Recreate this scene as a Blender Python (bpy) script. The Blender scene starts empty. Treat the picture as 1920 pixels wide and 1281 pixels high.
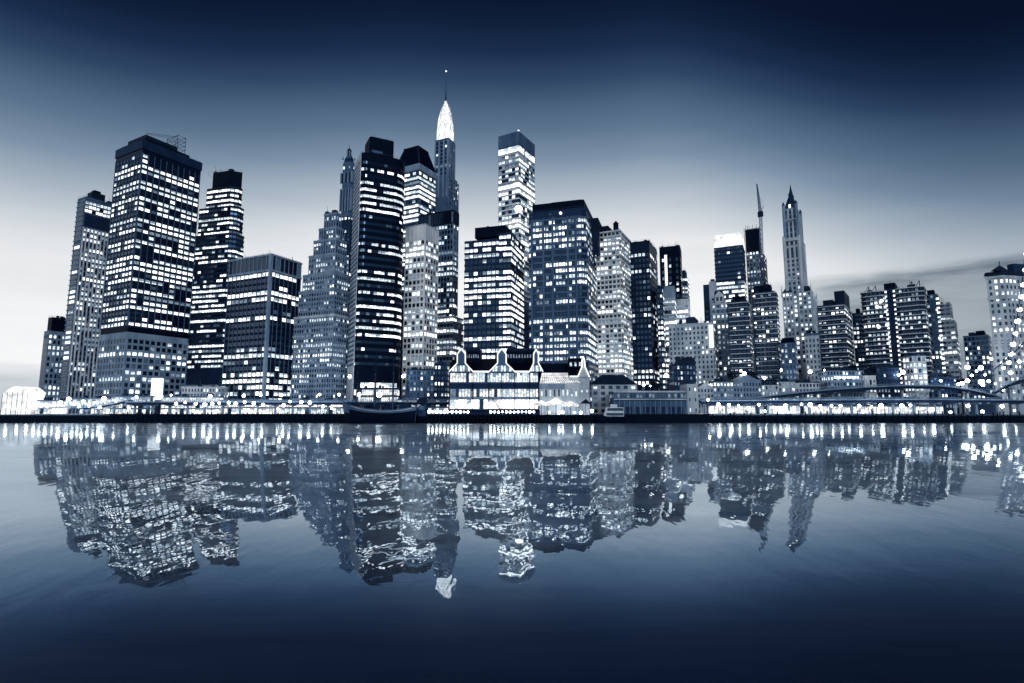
import bpy, math, random
from mathutils import Vector
R = math.radians
rng = random.Random(7)
S = bpy.context.scene
COL = S.collection

# ------------------------------------------------------------------ camera
F, PITCH, HC = 1080.0, R(7.28), 4.7
cp, sp = math.cos(PITCH), math.sin(PITCH)
GZ = 5.0                                    # quay / street level

def ray(px, py):
    u = (px - 960) / F; v = (640.5 - py) / F
    return u, cp - v * sp, sp + v * cp
def at(px, py, Y):
    u, fw, up = ray(px, py); s = Y / fw
    return Vector((u * s, Y, HC + up * s))
def proj(p):
    x, y, z = p[0], p[1], p[2] - HC
    d = y * cp + z * sp; v = (z * cp - y * sp) / d
    return 960 + F * x / d, 640.5 - F * v
def zat(y0, Y):                              # height at depth Y seen at image row y0
    u, fw, up = ray(960, y0); return HC + up * Y / fw

cam = bpy.data.cameras.new('camera'); camo = bpy.data.objects.new('camera', cam)
COL.objects.link(camo); camo.location = (0, 0, HC); camo.rotation_euler = (math.pi / 2 + PITCH, 0, 0)
cam.sensor_width = 36; cam.lens = 36 * F / 1920; cam.clip_end = 30000; cam.clip_start = .1
S.camera = camo
S.view_settings.view_transform = 'Standard'; S.view_settings.look = 'None'
S.view_settings.exposure = 0; S.view_settings.gamma = 1

# ------------------------------------------------------------------ colour and materials
def lin(c): return c / 12.92 if c <= .04045 else ((c + .055) / 1.055) ** 2.4
def duo(v, k=1.0):
    """blue-toned grey of display value v, returned linear"""
    r = v ** (1 + .37 * k); g = v ** (1 + .025 * k); b = v ** (1 - .285 * k)
    return (lin(r), lin(g), lin(b), 1)

MATS = {}
def nodes(name):
    m = bpy.data.materials.new(name); m.use_nodes = True
    nt = m.node_tree; nt.nodes.clear()
    return m, nt, nt.nodes.new('ShaderNodeOutputMaterial')
def wall(name, v, rough=.75, var=.22, scale=.12, k=.8, metal=0., spec=.3):
    m, nt, out = nodes(name)
    b = nt.nodes.new('ShaderNodeBsdfPrincipled')
    tc = nt.nodes.new('ShaderNodeNewGeometry')
    mp = nt.nodes.new('ShaderNodeMapping'); mp.inputs['Scale'].default_value = (1, 1, .35)
    nz = nt.nodes.new('ShaderNodeTexNoise'); nz.inputs['Scale'].default_value = scale; nz.inputs['Detail'].default_value = 6
    nz.inputs['Roughness'].default_value = .65
    rp = nt.nodes.new('ShaderNodeValToRGB')
    rp.color_ramp.elements[0].position = .3; rp.color_ramp.elements[1].position = .7
    rp.color_ramp.elements[0].color = duo(v * (1 - var), k); rp.color_ramp.elements[1].color = duo(min(1, v * (1 + var * .6)), k)
    L = nt.links.new
    L(tc.outputs['Position'], mp.inputs[0]); L(mp.outputs[0], nz.inputs[0]); L(nz.outputs[0], rp.inputs[0])
    L(rp.outputs[0], b.inputs['Base Color']); L(b.outputs[0], out.inputs[0])
    b.inputs['Roughness'].default_value = rough; b.inputs['Metallic'].default_value = metal
    b.inputs['Specular IOR Level'].default_value = spec; b.inputs['Specular Tint'].default_value = (.30, .58, 1, 1)
    MATS[name] = m; return m
def lit(name, strength, var=.5, scale=.55, v=.97, sample='NONE', col=None):
    m, nt, out = nodes(name)
    e = nt.nodes.new('ShaderNodeEmission'); e.inputs[0].default_value = col or duo(v, .35)
    tc = nt.nodes.new('ShaderNodeNewGeometry')
    nz = nt.nodes.new('ShaderNodeTexNoise'); nz.inputs['Scale'].default_value = scale; nz.inputs['Detail'].default_value = 3
    mr = nt.nodes.new('ShaderNodeMapRange')
    mr.inputs['From Min'].default_value = .3; mr.inputs['From Max'].default_value = .7
    mr.inputs['To Min'].default_value = strength * (1 - var); mr.inputs['To Max'].default_value = strength * (1 + var)
    L = nt.links.new
    L(tc.outputs['Position'], nz.inputs[0]); L(nz.outputs[0], mr.inputs[0]); L(mr.outputs[0], e.inputs[1]); L(e.outputs[0], out.inputs[0])
    try: m.cycles.emission_sampling = sample
    except Exception: pass
    MATS[name] = m; return m

wall('black_steel', .05, .6, spec=.12, k=1.1); wall('dark_glass_wall', .10, .45, spec=.2, k=1.0); wall('slate', .20, k=1.0); wall('mid_stone', .41, k=1.0)
wall('grey_stone', .60, k=1.0); wall('pale_stone', .79, k=.9); wall('white_stone', .93, var=.12, k=.9); wall('dark_roof', .15, .8)
wall('quay_dark', .06, .9); wall('steel', .34, .5, metal=.4); wall('timber', .09, .9); wall('asphalt', .25, .9)
wall('paving', .45, .9); wall('white_paint', .85, .5, .1); wall('leaf', .13, .8, .5, 1.5)
wall('glass', .10, .12, .35, .05, spec=.6)
wall('bright_fin', .86, .5); wall('frame', .16, .6)
lit('blind_bright', .85, .4, .8, col=(.72, .87, 1, 1)); lit('blind_mid', .42, .4, .8, col=(.6, .8, 1, 1)); lit('blind_dim', .16, .4, .8, col=(.5, .74, 1, 1))
lit('lit_bright', 2.4, .45, 1.1); lit('lit', 1.15, .6, 1.1, col=(.78, .9, 1, 1)); lit('lit_dim', .36, .6, 1.1, col=(.55, .76, 1, 1)); lit('lit_faint', .11, .6, 1.1, col=(.35, .62, 1, 1))
lit('lamp_glow', 32, 0, sample='FRONT'); lit('bead_glow', 6, 0, sample='FRONT'); lit('tube_glow', 1.7, .1, sample='NONE')
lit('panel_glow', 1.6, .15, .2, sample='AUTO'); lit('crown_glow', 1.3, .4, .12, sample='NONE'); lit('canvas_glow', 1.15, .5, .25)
lit('hall_glow', 1.2, .75, .5, sample='AUTO')

# ------------------------------------------------------------------ mesh builder
class MB:
    def __init__(s): s.v = []; s.f = []; s.m = []; s.slots = []
    def mi(s, mat):
        if mat not in s.slots: s.slots.append(mat)
        return s.slots.index(mat)
    def face(s, pts, mat):
        n = len(s.v); s.v += [tuple(p) for p in pts]; s.f.append(tuple(range(n, n + len(pts)))); s.m.append(s.mi(mat))
    def hexa(s, p, mat):                      # 8 points: bottom 4 ccw, top 4 ccw
        n = len(s.v); s.v += [tuple(q) for q in p]; k = s.mi(mat)
        for f in ((3, 2, 1, 0), (4, 5, 6, 7), (0, 1, 5, 4), (1, 2, 6, 5), (2, 3, 7, 6), (3, 0, 4, 7)):
            s.f.append(tuple(n + i for i in f)); s.m.append(k)
    def box(s, x0, x1, y0, y1, z0, z1, mat):
        s.hexa([(x0, y0, z0), (x1, y0, z0), (x1, y1, z0), (x0, y1, z0), (x0, y0, z1), (x1, y0, z1), (x1, y1, z1), (x0, y1, z1)], mat)
    def obox(s, c, t, n, w, d0, d1, z0, z1, mat):   # along tangent t (2-D), normal n, from d0 to d1 off the plane
        q = []
        for z in (z0, z1):
            for a, d in ((-w / 2, d1), (w / 2, d1), (w / 2, d0), (-w / 2, d0)):
                q.append((c[0] + t[0] * a + n[0] * d, c[1] + t[1] * a + n[1] * d, z))
        s.hexa(q, mat)
    def prism(s, poly, z0, z1, mat, bottom=False, scale=1.0, shift=(0, 0)):
        n = len(poly); cx = sum(p[0] for p in poly) / n; cy = sum(p[1] for p in poly) / n
        top = [(cx + (p[0] - cx) * scale + shift[0], cy + (p[1] - cy) * scale + shift[1]) for p in poly]
        for i in range(n):
            j = (i + 1) % n
            s.face([(*poly[i], z0), (*poly[j], z0), (*top[j], z1), (*top[i], z1)], mat)
        if scale > .001: s.face([(*p, z1) for p in top], mat)
        if bottom: s.face([(*p, z0) for p in reversed(poly)], mat)
    def ring(s, poly, o, i, z0, z1, mat):
        """closed band round a plan: o metres out, i metres in"""
        n = len(poly)
        def off(d):
            r_ = []
            for k in range(n):
                p0, p1, p2 = Vector(poly[k - 1]), Vector(poly[k]), Vector(poly[(k + 1) % n])
                e0, e1 = (p1 - p0).normalized(), (p2 - p1).normalized(); n0, n1 = Vector((e0.y, -e0.x)), Vector((e1.y, -e1.x))
                m = (n0 + n1); m = m / max(m.dot(n0), .3); w = p1 + m * d; r_.append((w.x, w.y))
            return r_
        A, B = off(o), off(-i)
        for k in range(n):
            j = (k + 1) % n
            s.face([(*A[k], z0), (*A[j], z0), (*A[j], z1), (*A[k], z1)], mat); s.face([(*A[k], z1), (*A[j], z1), (*B[j], z1), (*B[k], z1)], mat)
            s.face([(*B[j], z0), (*B[k], z0), (*B[k], z1), (*B[j], z1)], mat); s.face([(*A[j], z0), (*A[k], z0), (*B[k], z0), (*B[j], z0)], mat)
    def tube(s, a, b, r, mat, n=6, r2=None):
        a = Vector(a); b = Vector(b); d = (b - a)
        if d.length < 1e-6: return
        d.normalize(); u = d.orthogonal().normalized(); w = d.cross(u); r2 = r if r2 is None else r2
        i0 = len(s.v); k = s.mi(mat)
        for p, q in ((a, r), (b, r2)):
            for i in range(n):
                t = 2 * math.pi * i / n; s.v.append(tuple(p + (u * math.cos(t) + w * math.sin(t)) * q))
        for i in range(n):
            j = (i + 1) % n; s.f.append((i0 + i, i0 + j, i0 + n + j, i0 + n + i)); s.m.append(k)
        s.f.append(tuple(i0 + i for i in reversed(range(n)))); s.m.append(k)
        s.f.append(tuple(i0 + n + i for i in range(n))); s.m.append(k)
    def ball(s, c, r, mat, n=8, m=5, sz=1.0):
        i0 = len(s.v); k = s.mi(mat)
        for j in range(m + 1):
            ph = math.pi * j / m
            for i in range(n):
                t = 2 * math.pi * i / n
                s.v.append((c[0] + r * math.sin(ph) * math.cos(t), c[1] + r * math.sin(ph) * math.sin(t), c[2] - r * sz * math.cos(ph)))
        for j in range(m):
            for i in range(n):
                q = (i + 1) % n
                s.f.append((i0 + j * n + i, i0 + j * n + q, i0 + (j + 1) * n + q, i0 + (j + 1) * n + i)); s.m.append(k)
    def mesh(s, name, off=(0, 0, 0)):
        me = bpy.data.meshes.new(name)
        me.from_pydata([(p[0] - off[0], p[1] - off[1], p[2] - off[2]) for p in s.v], [], s.f)
        for q in s.slots: me.materials.append(MATS[q])
        me.polygons.foreach_set('material_index', s.m); me.update()
        return me
    def build(s, name, parent=None, root=None):
        """one object; coordinates given in the world, stored relative to the thing's base"""
        off = root.location if root else Vector((0, 0, 0))
        o = bpy.data.objects.new(name, s.mesh(name, off)); COL.objects.link(o)
        if parent: o.parent = parent
        return o

def tag(o, label=None, cat=None, group=None, kind=None):
    for k, v in (('label', label), ('category', cat), ('group', group), ('kind', kind)):
        if v: o[k] = v
    return o
def empty(name, loc, label, cat, group=None):
    o = bpy.data.objects.new(name, None); COL.objects.link(o); o.location = loc; o.empty_display_size = 1
    return tag(o, label, cat, group)

# a window: dark frame, two panes and, in some, a half drawn blind; meshes shared by every window alike
PANE = {}
BLIND = {'lit_bright': 'blind_bright', 'lit': 'blind_mid', 'lit_dim': 'blind_dim', 'hall_glow': 'blind_bright'}
def win_boxes(m, bl):
    """(x0, x1, d0, d1, z0, z1, material) in units of the window's width and height"""
    out = [(-.5, .5, -.09, .02, -.5, .5, 'frame')]
    zb = .47 - .94 * bl
    for x0, x1 in ((-.475, -.018), (.018, .475)):
        if bl < 1: out.append((x0, x1, .0, .06, -.47, zb, m))
        if bl > 0: out.append((x0, x1, .0, .055, zb, .47, BLIND[m]))
    return out
def pane(mat, bl):
    if (mat, bl) not in PANE:
        b = MB()
        for x0, x1, d0, d1, z0, z1, m in win_boxes(mat, bl): b.box(x0, x1, -d1, -d0, z0, z1, m)
        PANE[mat, bl] = b.mesh('window_pane')
    return PANE[mat, bl]
def blind(m): return rng.choice((0, 0, 0, 0, .25, .25, .45, .7)) if m in BLIND else 0

LEV = [('lit_bright', .50), ('lit', .35), ('lit_dim', .15)]
def level(lv):
    x = rng.random(); s = 0
    for m, p in lv:
        s += p
        if x < s: return m
    return lv[-1][0]
def floor_states(cols, mode, lv):
    """which windows of one storey are lit: whole rows, runs, or single rooms"""
    full, part, single = mode
    x = rng.random(); out = []
    if x < full: p_on, p_off = .95, .12
    elif x < full + part: p_on, p_off = .72, .34
    else: p_on, p_off = .25, .93
    on = rng.random() < (.9 if x < full else .5 if x < full + part else single); lvl = level(lv)
    for j in range(cols):
        if on:
            if rng.random() > p_on: on = False
        else:
            if rng.random() > (p_off if x < full + part else 1 - single): on = True; lvl = level(lv)
        out.append((lvl if rng.random() < .75 else level(lv)) if on else ('lit_faint' if rng.random() < .10 else 'glass'))
    return out

class Bld:
    """a building whose near corner stands at depth Y; L and R are its two visible sides"""
    def __init__(s, name, label, cx, cy, Y, th, lx, rx, dl=None, dr=None, cat='skyscraper', group=None):
        c = at(cx, cy, Y); s.C = Vector((c.x, c.y)); s.H = c.z; s.Y = Y
        s.dR = Vector((math.cos(R(th)), math.sin(R(th)))); s.dL = Vector((-s.dR.y, s.dR.x))
        def solve(px, d):
            u = px - 960; A = s.C.y * cp + (s.H - HC) * sp
            return (u * A - F * s.C.x) / (F * d.x - u * d.y * cp)
        ra = 90 - math.degrees(math.atan((cx - 960) / F))        # keep the right flank turned towards the camera
        th = min(th, ra - (4 if dr else 7))
        for _ in range(12):
            s.dR = Vector((math.cos(R(th)), math.sin(R(th)))); s.dL = Vector((-s.dR.y, s.dR.x))
            s.wL = dl or solve(lx, s.dL); s.wR = dr or solve(rx, s.dR)
            if 3 < s.wR < 75: break
            th -= 3
        if not (3 < s.wL < 140 and 3 < s.wR < 140): print('SIZE?', label, round(s.wL, 1), round(s.wR, 1))
        s.L = s.dL * s.wL; s.Rv = s.dR * s.wR
        m = s.C + s.L * .5 + s.Rv * .5
        s.root = empty(name, (m.x, m.y, GZ), label, cat, group)
        s.parts = {}; s.wins = []
    def P(s, a, b): q = s.C + s.L * a + s.Rv * b; return (q.x, q.y)
    def z(s, y): return zat(y, s.C.y)
    def part(s, n): return s.parts.setdefault(n, MB())
    def rect(s, a0, a1, b0, b1, cham=(0, 0, 0, 0), rnd=0):
        """corners near, right, far, left; cham = metres cut from each"""
        pts = [s.P(a0, b0), s.P(a0, b1), s.P(a1, b1), s.P(a1, b0)]
        if not any(cham): return pts
        out = []
        for i in range(4):
            c = cham[i]; p = Vector(pts[i])
            if not c: out.append(pts[i]); continue
            q0 = (Vector(pts[i - 1]) - p).normalized() * c; q1 = (Vector(pts[(i + 1) % 4]) - p).normalized() * c
            n = rnd if rnd else 1
            for k in range(n + 1):
                t = math.pi / 2 * k / n
                if rnd: w = p + q0 + q1 - q0 * math.sin(t) - q1 * math.cos(t)
                if rnd: w = p + q0 * (1 - math.sin(t)) + q1 * (1 - math.cos(t))
                else: w = p + (q0 if k == 0 else q1)
                out.append((w.x, w.y))
        return out
    def tier(s, poly, z0, z1, mat, part='wall', win=None, scale=1.0):
        s.part(part).prism(poly, z0, z1, mat, scale=scale)
        if win: s.facade(poly, z0, z1, **win)
    def facade(s, poly, z0, z1, cw=3, fh=4, wf=.8, hf=.55, mode=(.3, .4, .12), lv=LEV, fins=None, bands=None,
               top=0, bot=0, dark=(), sill=.25, minlen=None, rows=None, only=None, gap=0, glassmat=None):
        n = len(poly); z1 -= top; z0 += bot
        rows = rows or max(1, round((z1 - z0) / fh)); fh = (z1 - z0) / rows
        edges = []
        for i in range(n):
            p = Vector(poly[i]); q = Vector(poly[(i + 1) % n]); d = q - p
            if d.length < .3: continue
            nn = Vector((d.y, -d.x)).normalized(); mid = (p + q) / 2
            if nn.dot(-mid.normalized()) < -.02: continue
            edges.append((p, q, d, nn))
        if only is not None: edges = [e for k, e in enumerate(edges) if k in only]
        counts = [max(1, round((e[2].length - gap) / cw)) for e in edges]
        for r in range(rows):
            st = floor_states(sum(counts), mode if r not in dark else (0, 0, 0), lv); k = 0
            zc = z0 + (r + .5) * fh + (sill - .25) * fh
            for (p, q, d, nn), c in zip(edges, counts):
                t = d.normalized(); step = d.length / c
                for j in range(c):
                    m = st[k]; k += 1
                    if r in dark: m = 'glass'
                    ce = p + t * (j + .5) * step
                    s.wins.append((ce.x, ce.y, zc, t.x, t.y, nn.x, nn.y, step * min(.97, wf * 1.05), fh * min(.96, hf * 1.13), glassmat if m == 'glass' and glassmat else m))
        for (p, q, d, nn), c in zip(edges, counts):
            t = d.normalized(); step = d.length / c
            if fins:
                fw, fd, fm = fins[:3]; ev = fins[3] if len(fins) > 3 else 1
                for j in range(0, c + 1, ev):
                    ce = p + t * min(max(j * step, fw * .5), d.length - fw * .5)
                    s.part('mullions').obox(ce, t, nn, fw, -.05, fd, z0, z1 + top * .97, fm)
            if bands:
                bh, bd, bm = bands
                ce = (p + q) / 2
                for r in range(rows + 1):
                    s.part('floor_bands').obox(ce, t, nn, d.length + 2 * bd * .97, -.04, bd, z0 + r * fh - bh / 2, z0 + r * fh + bh / 2, bm)
    def win(s, poly_edge, zc, w, h, mat, frac=.5):
        p, q = Vector(poly_edge[0]), Vector(poly_edge[1]); d = q - p; t = d.normalized(); c = p + d * frac
        s.wins.append((c.x, c.y, zc, t.x, t.y, t.y, -t.x, w, h, mat))
    def clutter(s, poly, z, n=5, mat='dark_roof', hmax=4):
        """plant on the roof: boxes, vents, masts and a railing"""
        cx = sum(p[0] for p in poly) / len(poly); cy = sum(p[1] for p in poly) / len(poly)
        b = s.part('roof_plant')
        for _ in range(n):
            i = rng.randrange(len(poly)); k = rng.uniform(.1, .75)
            x = cx + (poly[i][0] - cx) * k; y = cy + (poly[i][1] - cy) * k; w = rng.uniform(1, 3)
            h = rng.uniform(1, hmax)
            b.obox((x, y), (s.dR.x, s.dR.y), (s.dR.y, -s.dR.x), w, -w * .6, w * .6, z, z + h, mat)
            if rng.random() < .5: b.tube((x, y, z), (x, y, z + h + rng.uniform(2, 5)), .12, 'steel', 4)
        for i in range(len(poly)):
            p = poly[i]; q = poly[(i + 1) % len(poly)]; kk = .985
            a = (cx + (p[0] - cx) * kk, cy + (p[1] - cy) * kk); c = (cx + (q[0] - cx) * kk, cy + (q[1] - cy) * kk)
            b.tube((*a, z + 1.2), (*c, z + 1.2), .07, 'steel', 4)
            ln = math.dist(a, c); m = max(1, int(ln / 4))
            for j in range(m):
                t = j / m; b.tube((a[0] + (c[0] - a[0]) * t, a[1] + (c[1] - a[1]) * t, z), (a[0] + (c[0] - a[0]) * t, a[1] + (c[1] - a[1]) * t, z + 1.2), .06, 'steel', 4)
    def done(s, vis=740, keep=100):
        for n, b in s.parts.items():
            if b.f: b.build(n, s.root, s.root)
        cand = []
        for i, w in enumerate(s.wins):
            x, y = proj(w[:3])
            if not (5 < x < 1915 and y < vis): continue
            D = w[1]; cosf = -(w[5] * w[0] + w[6] * w[1]) / math.hypot(w[0], w[1])
            cand.append((-round(w[7] * w[8] * max(cosf, .02) / (D / 400) ** 2 * 3), rng.random(), i))
        cand.sort(); pick = [c[2] for c in cand[:keep]]; ps = set(pick)
        off = s.root.location
        for i in pick:
            x, y, z, tx, ty, nx, ny, w, h, m = s.wins[i]
            o = bpy.data.objects.new('window', pane(m, blind(m))); COL.objects.link(o); o.parent = s.root
            o.location = (x - off.x, y - off.y, z - off.z); o.scale = (w, 1, h); o.rotation_euler = (0, 0, math.atan2(ty, tx))
        rest = [w for i, w in enumerate(s.wins) if i not in ps]
        if rest:
            b = MB()
            for x, y, z, tx, ty, nx, ny, w, h, m in rest:
                for x0, x1, d0, d1, z0, z1, mm in win_boxes(m, blind(m)):
                    xc = (x0 + x1) / 2 * w; b.obox((x + tx * xc, y + ty * xc), (tx, ty), (nx, ny), (x1 - x0) * w, d0, d1, z + z0 * h, z + z1 * h, mm)
            o = b.build('windows', s.root, s.root); o['kind'] = 'stuff'
        BLDS.append(s)
BLDS = []
G0 = GZ - .5
exec_sections = True

# ================================================================== TOWERS, left to right
OFFICE = [('lit_bright', .62), ('lit', .28), ('lit_dim', .10)]
MIXED = [('lit_bright', .35), ('lit', .40), ('lit_dim', .25)]
SOFT = [('lit_bright', .18), ('lit', .42), ('lit_dim', .40)]

# --- far left slab
b = Bld('office_slab', 'low grey slab with dotted windows and dark roof box at the far left', 92, 620, 450, 60, 83, 132)
p = b.rect(0, 1, 0, 1); zt = b.z(620)
b.tier(p, G0, zt, 'grey_stone', win=dict(cw=3.1, fh=4.6, wf=.5, hf=.55, mode=(.05, .75, .05), lv=SOFT, top=2, bot=6, only=[0]))
b.facade(p, G0, zt, cw=40, fh=4.6, wf=.92, hf=.5, mode=(0, .0, .0), only=[1], top=2, bot=4)
b.tier(b.rect(.05, .9, .1, .95), zt, b.z(594), 'black_steel', 'penthouse'); b.clutter(b.rect(.05, .9, .1, .95), b.z(594), 3, hmax=2); b.done()

# --- pale ribbed tower
b = Bld('ribbed_tower', 'pale tower with white vertical ribs, between the far left slab and the tallest dark slab', 161, 368, 432, 60, 146, 222)
p = b.rect(0, 1, 0, 1); zt = b.z(368); z1 = b.z(398); z2 = b.z(425)
b.tier(p, G0, zt, 'mid_stone')
b.facade(p, G0 + 6, z2, cw=2.6, fh=3.9, wf=.46, hf=.55, mode=(.05, .68, .18), lv=SOFT, fins=(.8, .7, 'bright_fin'), only=[0])
b.facade(p, z1, zt - 3, cw=2.6, fh=3.6, wf=.8, hf=.6, mode=(.5, .5, .1), lv=OFFICE, only=[0])
b.facade(p, G0 + 6, zt - 3, cw=9, fh=3.9, wf=.62, hf=.5, mode=(0, .30, .10), lv=MIXED, bands=(.9, .4, 'grey_stone'), only=[1])
b.part('louvre_band').obox((Vector(p[0]) + Vector(p[1])) / 2, b.dR, Vector((b.dR.y, -b.dR.x)), b.wR * .96, -.05, .5, z2 + 1, z1 - 1, 'slate')
b.tier(b.rect(.2, .8, .22, .62), zt, b.z(354), 'dark_roof', 'penthouse'); b.tier(b.rect(.3, .7, .3, .5), b.z(354), b.z(349), 'black_steel', 'penthouse'); b.clutter(p, zt, 7); b.done()

# --- tallest dark slab
b = Bld('dark_tower', 'largest dark tower on the left, thin vertical ribs, lattice gantry on its roof', 269, 264, 402, 61, 219.7, 377)
p = b.rect(0, 1, 0, 1); zt = b.z(264); zb = b.z(622)
b.tier(p, zb, zt, 'black_steel')
rowsz = zt - 10 - zb
b.facade(p, zb + 4, zt - 9, cw=4.25, fh=4.05, wf=.72, hf=.5, mode=(.34, .30, .10), lv=OFFICE, fins=(.42, .55, 'mid_stone'), bands=(.5, .12, 'slate'), dark=(13, 20, 36, 37))
b.part('parapet').ring(p, .75, .4, zt - 6, zt + .6, 'slate'); b.part('louvre_band').ring(p, .2, .1, zt - 9.5, zt - 6.4, 'dark_glass_wall')
b.part('podium').prism(p, G0, zb, 'grey_stone')
b.facade(p, G0 + 10, zb - 4, cw=4.0, fh=4.3, wf=.66, hf=.55, mode=(.12, .40, .12), lv=MIXED, fins=(.9, .5, 'grey_stone'), bands=(1.1, .35, 'grey_stone'))
b.tier(b.rect(.12, .8, .08, .62), zt, b.z(246), 'dark_roof', 'penthouse'); b.tier(b.rect(.04, .95, .04, .8), zt, b.z(256), 'black_steel', 'penthouse')
g = b.part('roof_gantry'); zg = zt + .5
for i in range(7):
    q = b.P(.15, .62 + .02 * i); q2 = b.P(.62, .62 + .02 * i)
for (a0, b0) in ((.1, .60), (.1, .74), (.5, .60), (.5, .74)):
    x, y = b.P(a0, b0); g.tube((x, y, zg), (x, y, zg + 17), .22, 'steel', 4)
for k in range(5):
    z = zg + 3 + 3.4 * k
    c4 = [b.P(.1, .60), b.P(.1, .74), b.P(.5, .74), b.P(.5, .60)]
    for i in range(4): g.tube((*c4[i], z), (*c4[(i + 1) % 4], z), .14, 'steel', 4); g.tube((*c4[i], z - 3), (*c4[(i + 1) % 4], z), .10, 'steel', 4)
x, y = b.P(.1, .60); x2, y2 = b.P(.1, .08)
g.tube((x, y, zg + 15), (x2, y2, b.z(246) + 1), .16, 'steel', 4); g.tube((x, y, zg + 13), (x2, y2, b.z(246) + .2), .12, 'steel', 4)
for k in range(9):
    t = k / 9; g.tube((x + (x2 - x) * t, y + (y2 - y) * t, zg + 13 + (b.z(246) - zg - 12.8) * t), (x + (x2 - x) * (t + .11), y + (y2 - y) * (t + .11), zg + 15 + (b.z(246) - zg - 14) * (t + .11)), .08, 'steel', 4)
b.clutter(p, zt + .6, 10, hmax=3); b.done()

# --- stepped dark tower behind
b = Bld('stepped_tower', 'dark stepped tower with a solid black crown, just right of the tallest dark slab', 441, 350, 474, 74, 380, 454)
zs = [b.z(y) for y in (350, 388, 440)]; zc = b.z(318)
b.tier(b.rect(.0, .88, 0, .9, (6, 0, 0, 6)), zs[0], zc, 'black_steel', 'crown')
pa = b.rect(0, 1, 0, 1, (5, 0, 0, 5)); pb = b.rect(-.06, 1.12, -.2, 1.1, (4, 0, 0, 4)); pc = b.rect(-.10, 1.2, -.35, 1.2, (4, 0, 0, 4))
st = dict(cw=3.2, fh=4.3, wf=.82, hf=.42, mode=(.30, .34, .08), lv=OFFICE, bands=(1.9, .25, 'dark_glass_wall'))
b.tier(pa, zs[1], zs[0], 'black_steel', win=dict(st, mode=(.7, .3, .1))); b.tier(pb, zs[2], zs[1], 'black_steel', win=st)
b.tier(pc, G0, zs[2], 'slate', win=dict(st, bot=38, bands=(1.9, .3, 'slate')))
pd = b.rect(-.16, 1.3, -.5, 1.2); b.tier(pd, G0, b.z(722), 'pale_stone', 'podium', win=dict(cw=3, fh=5, wf=.35, hf=.45, mode=(0, .2, .15), lv=SOFT, bot=4))
b.clutter(pa, zc, 4); b.done(720)

# --- black grid tower
b = Bld('grid_tower', 'black box tower with pale vertical mullions and dark flat top, left of the ziggurat', 509, 477, 402, 65, 431, 565)
p = b.rect(0, 1, 0, 1); zt = b.z(477); z1 = b.z(505)
b.tier(p, G0, zt, 'black_steel')
b.facade(p, G0 + 4, z1 - 1, cw=4.1, fh=4.5, wf=.84, hf=.56, mode=(.42, .30, .10), lv=OFFICE, fins=(.4, .5, 'mid_stone'), dark=(11, 12, 13, 20))
b.facade(p, z1, zt - .6, cw=4.1, fh=30, wf=.86, hf=.92, mode=(0, 0, 0), fins=(.4, .5, 'grey_stone'))
b.part('cornice').ring(p, .62, .3, zt - .8, zt + .5, 'grey_stone'); b.part('string_course').ring(p, .62, .1, z1 - 1.2, z1 + .2, 'grey_stone')
q = Vector(b.P(0, 0)); b.part('corner_pier').obox(q, b.dR, Vector((b.dR.y, -b.dR.x)), 2.2, -1.1, .9, G0, zt - .9, 'grey_stone')
b.clutter(p, zt, 8, hmax=2); b.done()

# --- grey ziggurat
b = Bld('ziggurat_tower', 'grey stone ziggurat tower stepping back towards its top, left of the black rounded tower', 626, 590, 408, 66, 549, 662)
ys = [590, 541, 510, 474, 446, 424, 397]; ab = [(1, 1), (.88, .92), (.80, .82), (.68, .74), (.58, .62), (.47, .5), (.36, .34)]
z0 = G0
for k, (y, (a1, b1)) in enumerate(zip(ys, ab)):
    o = -.0 + .012 * k
    q = b.rect(o, a1, o, b1); z1 = b.z(y)
    b.tier(q, z0, z1, 'grey_stone' if k < 4 else 'mid_stone', win=dict(cw=2.35, fh=3.75, wf=.5, hf=.5, mode=(.02, .45, .14), lv=SOFT, top=1.2, bot=(8 if k == 0 else .5), fins=(.6, .22, 'grey_stone')))
    pm_ = MB(); pm_.ring(q, .35, .3, z1 - 1, z1 + .7, 'pale_stone' if k == 0 else 'grey_stone'); pm_.build('parapet', b.root, b.root)
    z0 = z1
b.clutter(q, z0, 4, hmax=3); b.done()

# --- slim tower with lantern
b = Bld('lantern_tower', 'slim grey art deco tower topped by a small lantern, behind the ziggurat', 661, 302, 566, 72, 640, 668)
zt = b.z(302); z1 = b.z(405)
b.tier(b.rect(-.05, 1.15, -.05, 1.1), G0, z1, 'slate', win=dict(cw=4, fh=4.5, wf=.5, hf=.5, mode=(0, .2, .08), lv=MIXED, bot=80))
p = b.rect(0, 1, 0, 1, (3, 3, 3, 3)); b.tier(p, z1, zt, 'mid_stone')
b.facade(b.rect(0, 1, 0, 1), b.z(395), b.z(352), cw=3.2, fh=40, wf=.42, hf=.95, mode=(0, 0, 0), fins=(1.2, .7, 'grey_stone'))
b.facade(b.rect(0, 1, 0, 1), b.z(342), b.z(322), cw=3.9, fh=40, wf=.55, hf=.92, mode=(0, 0, 0), fins=(1, .9, 'grey_stone'))
b.facade(b.rect(0, 1, 0, 1), b.z(316), b.z(309), cw=6, fh=5, wf=.28, hf=.7, mode=(1, 0, 0), only=[0, 1])
b.tier(b.rect(.06, .94, .06, .94, (3, 3, 3, 3)), zt, b.z(294), 'slate', 'crown', scale=.9); b.tier(b.rect(.2, .8, .2, .8, (3, 3, 3, 3)), b.z(294), b.z(289), 'mid_stone', 'crown', scale=.7)
c = b.P(.5, .5); l = b.part('lantern')
for k in range(6):
    a = k * math.pi / 3; l.tube((c[0] + 2.2 * math.cos(a), c[1] + 2.2 * math.sin(a), b.z(290)), (c[0] + 2.2 * math.cos(a), c[1] + 2.2 * math.sin(a), b.z(279)), .45, 'grey_stone', 5)
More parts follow.
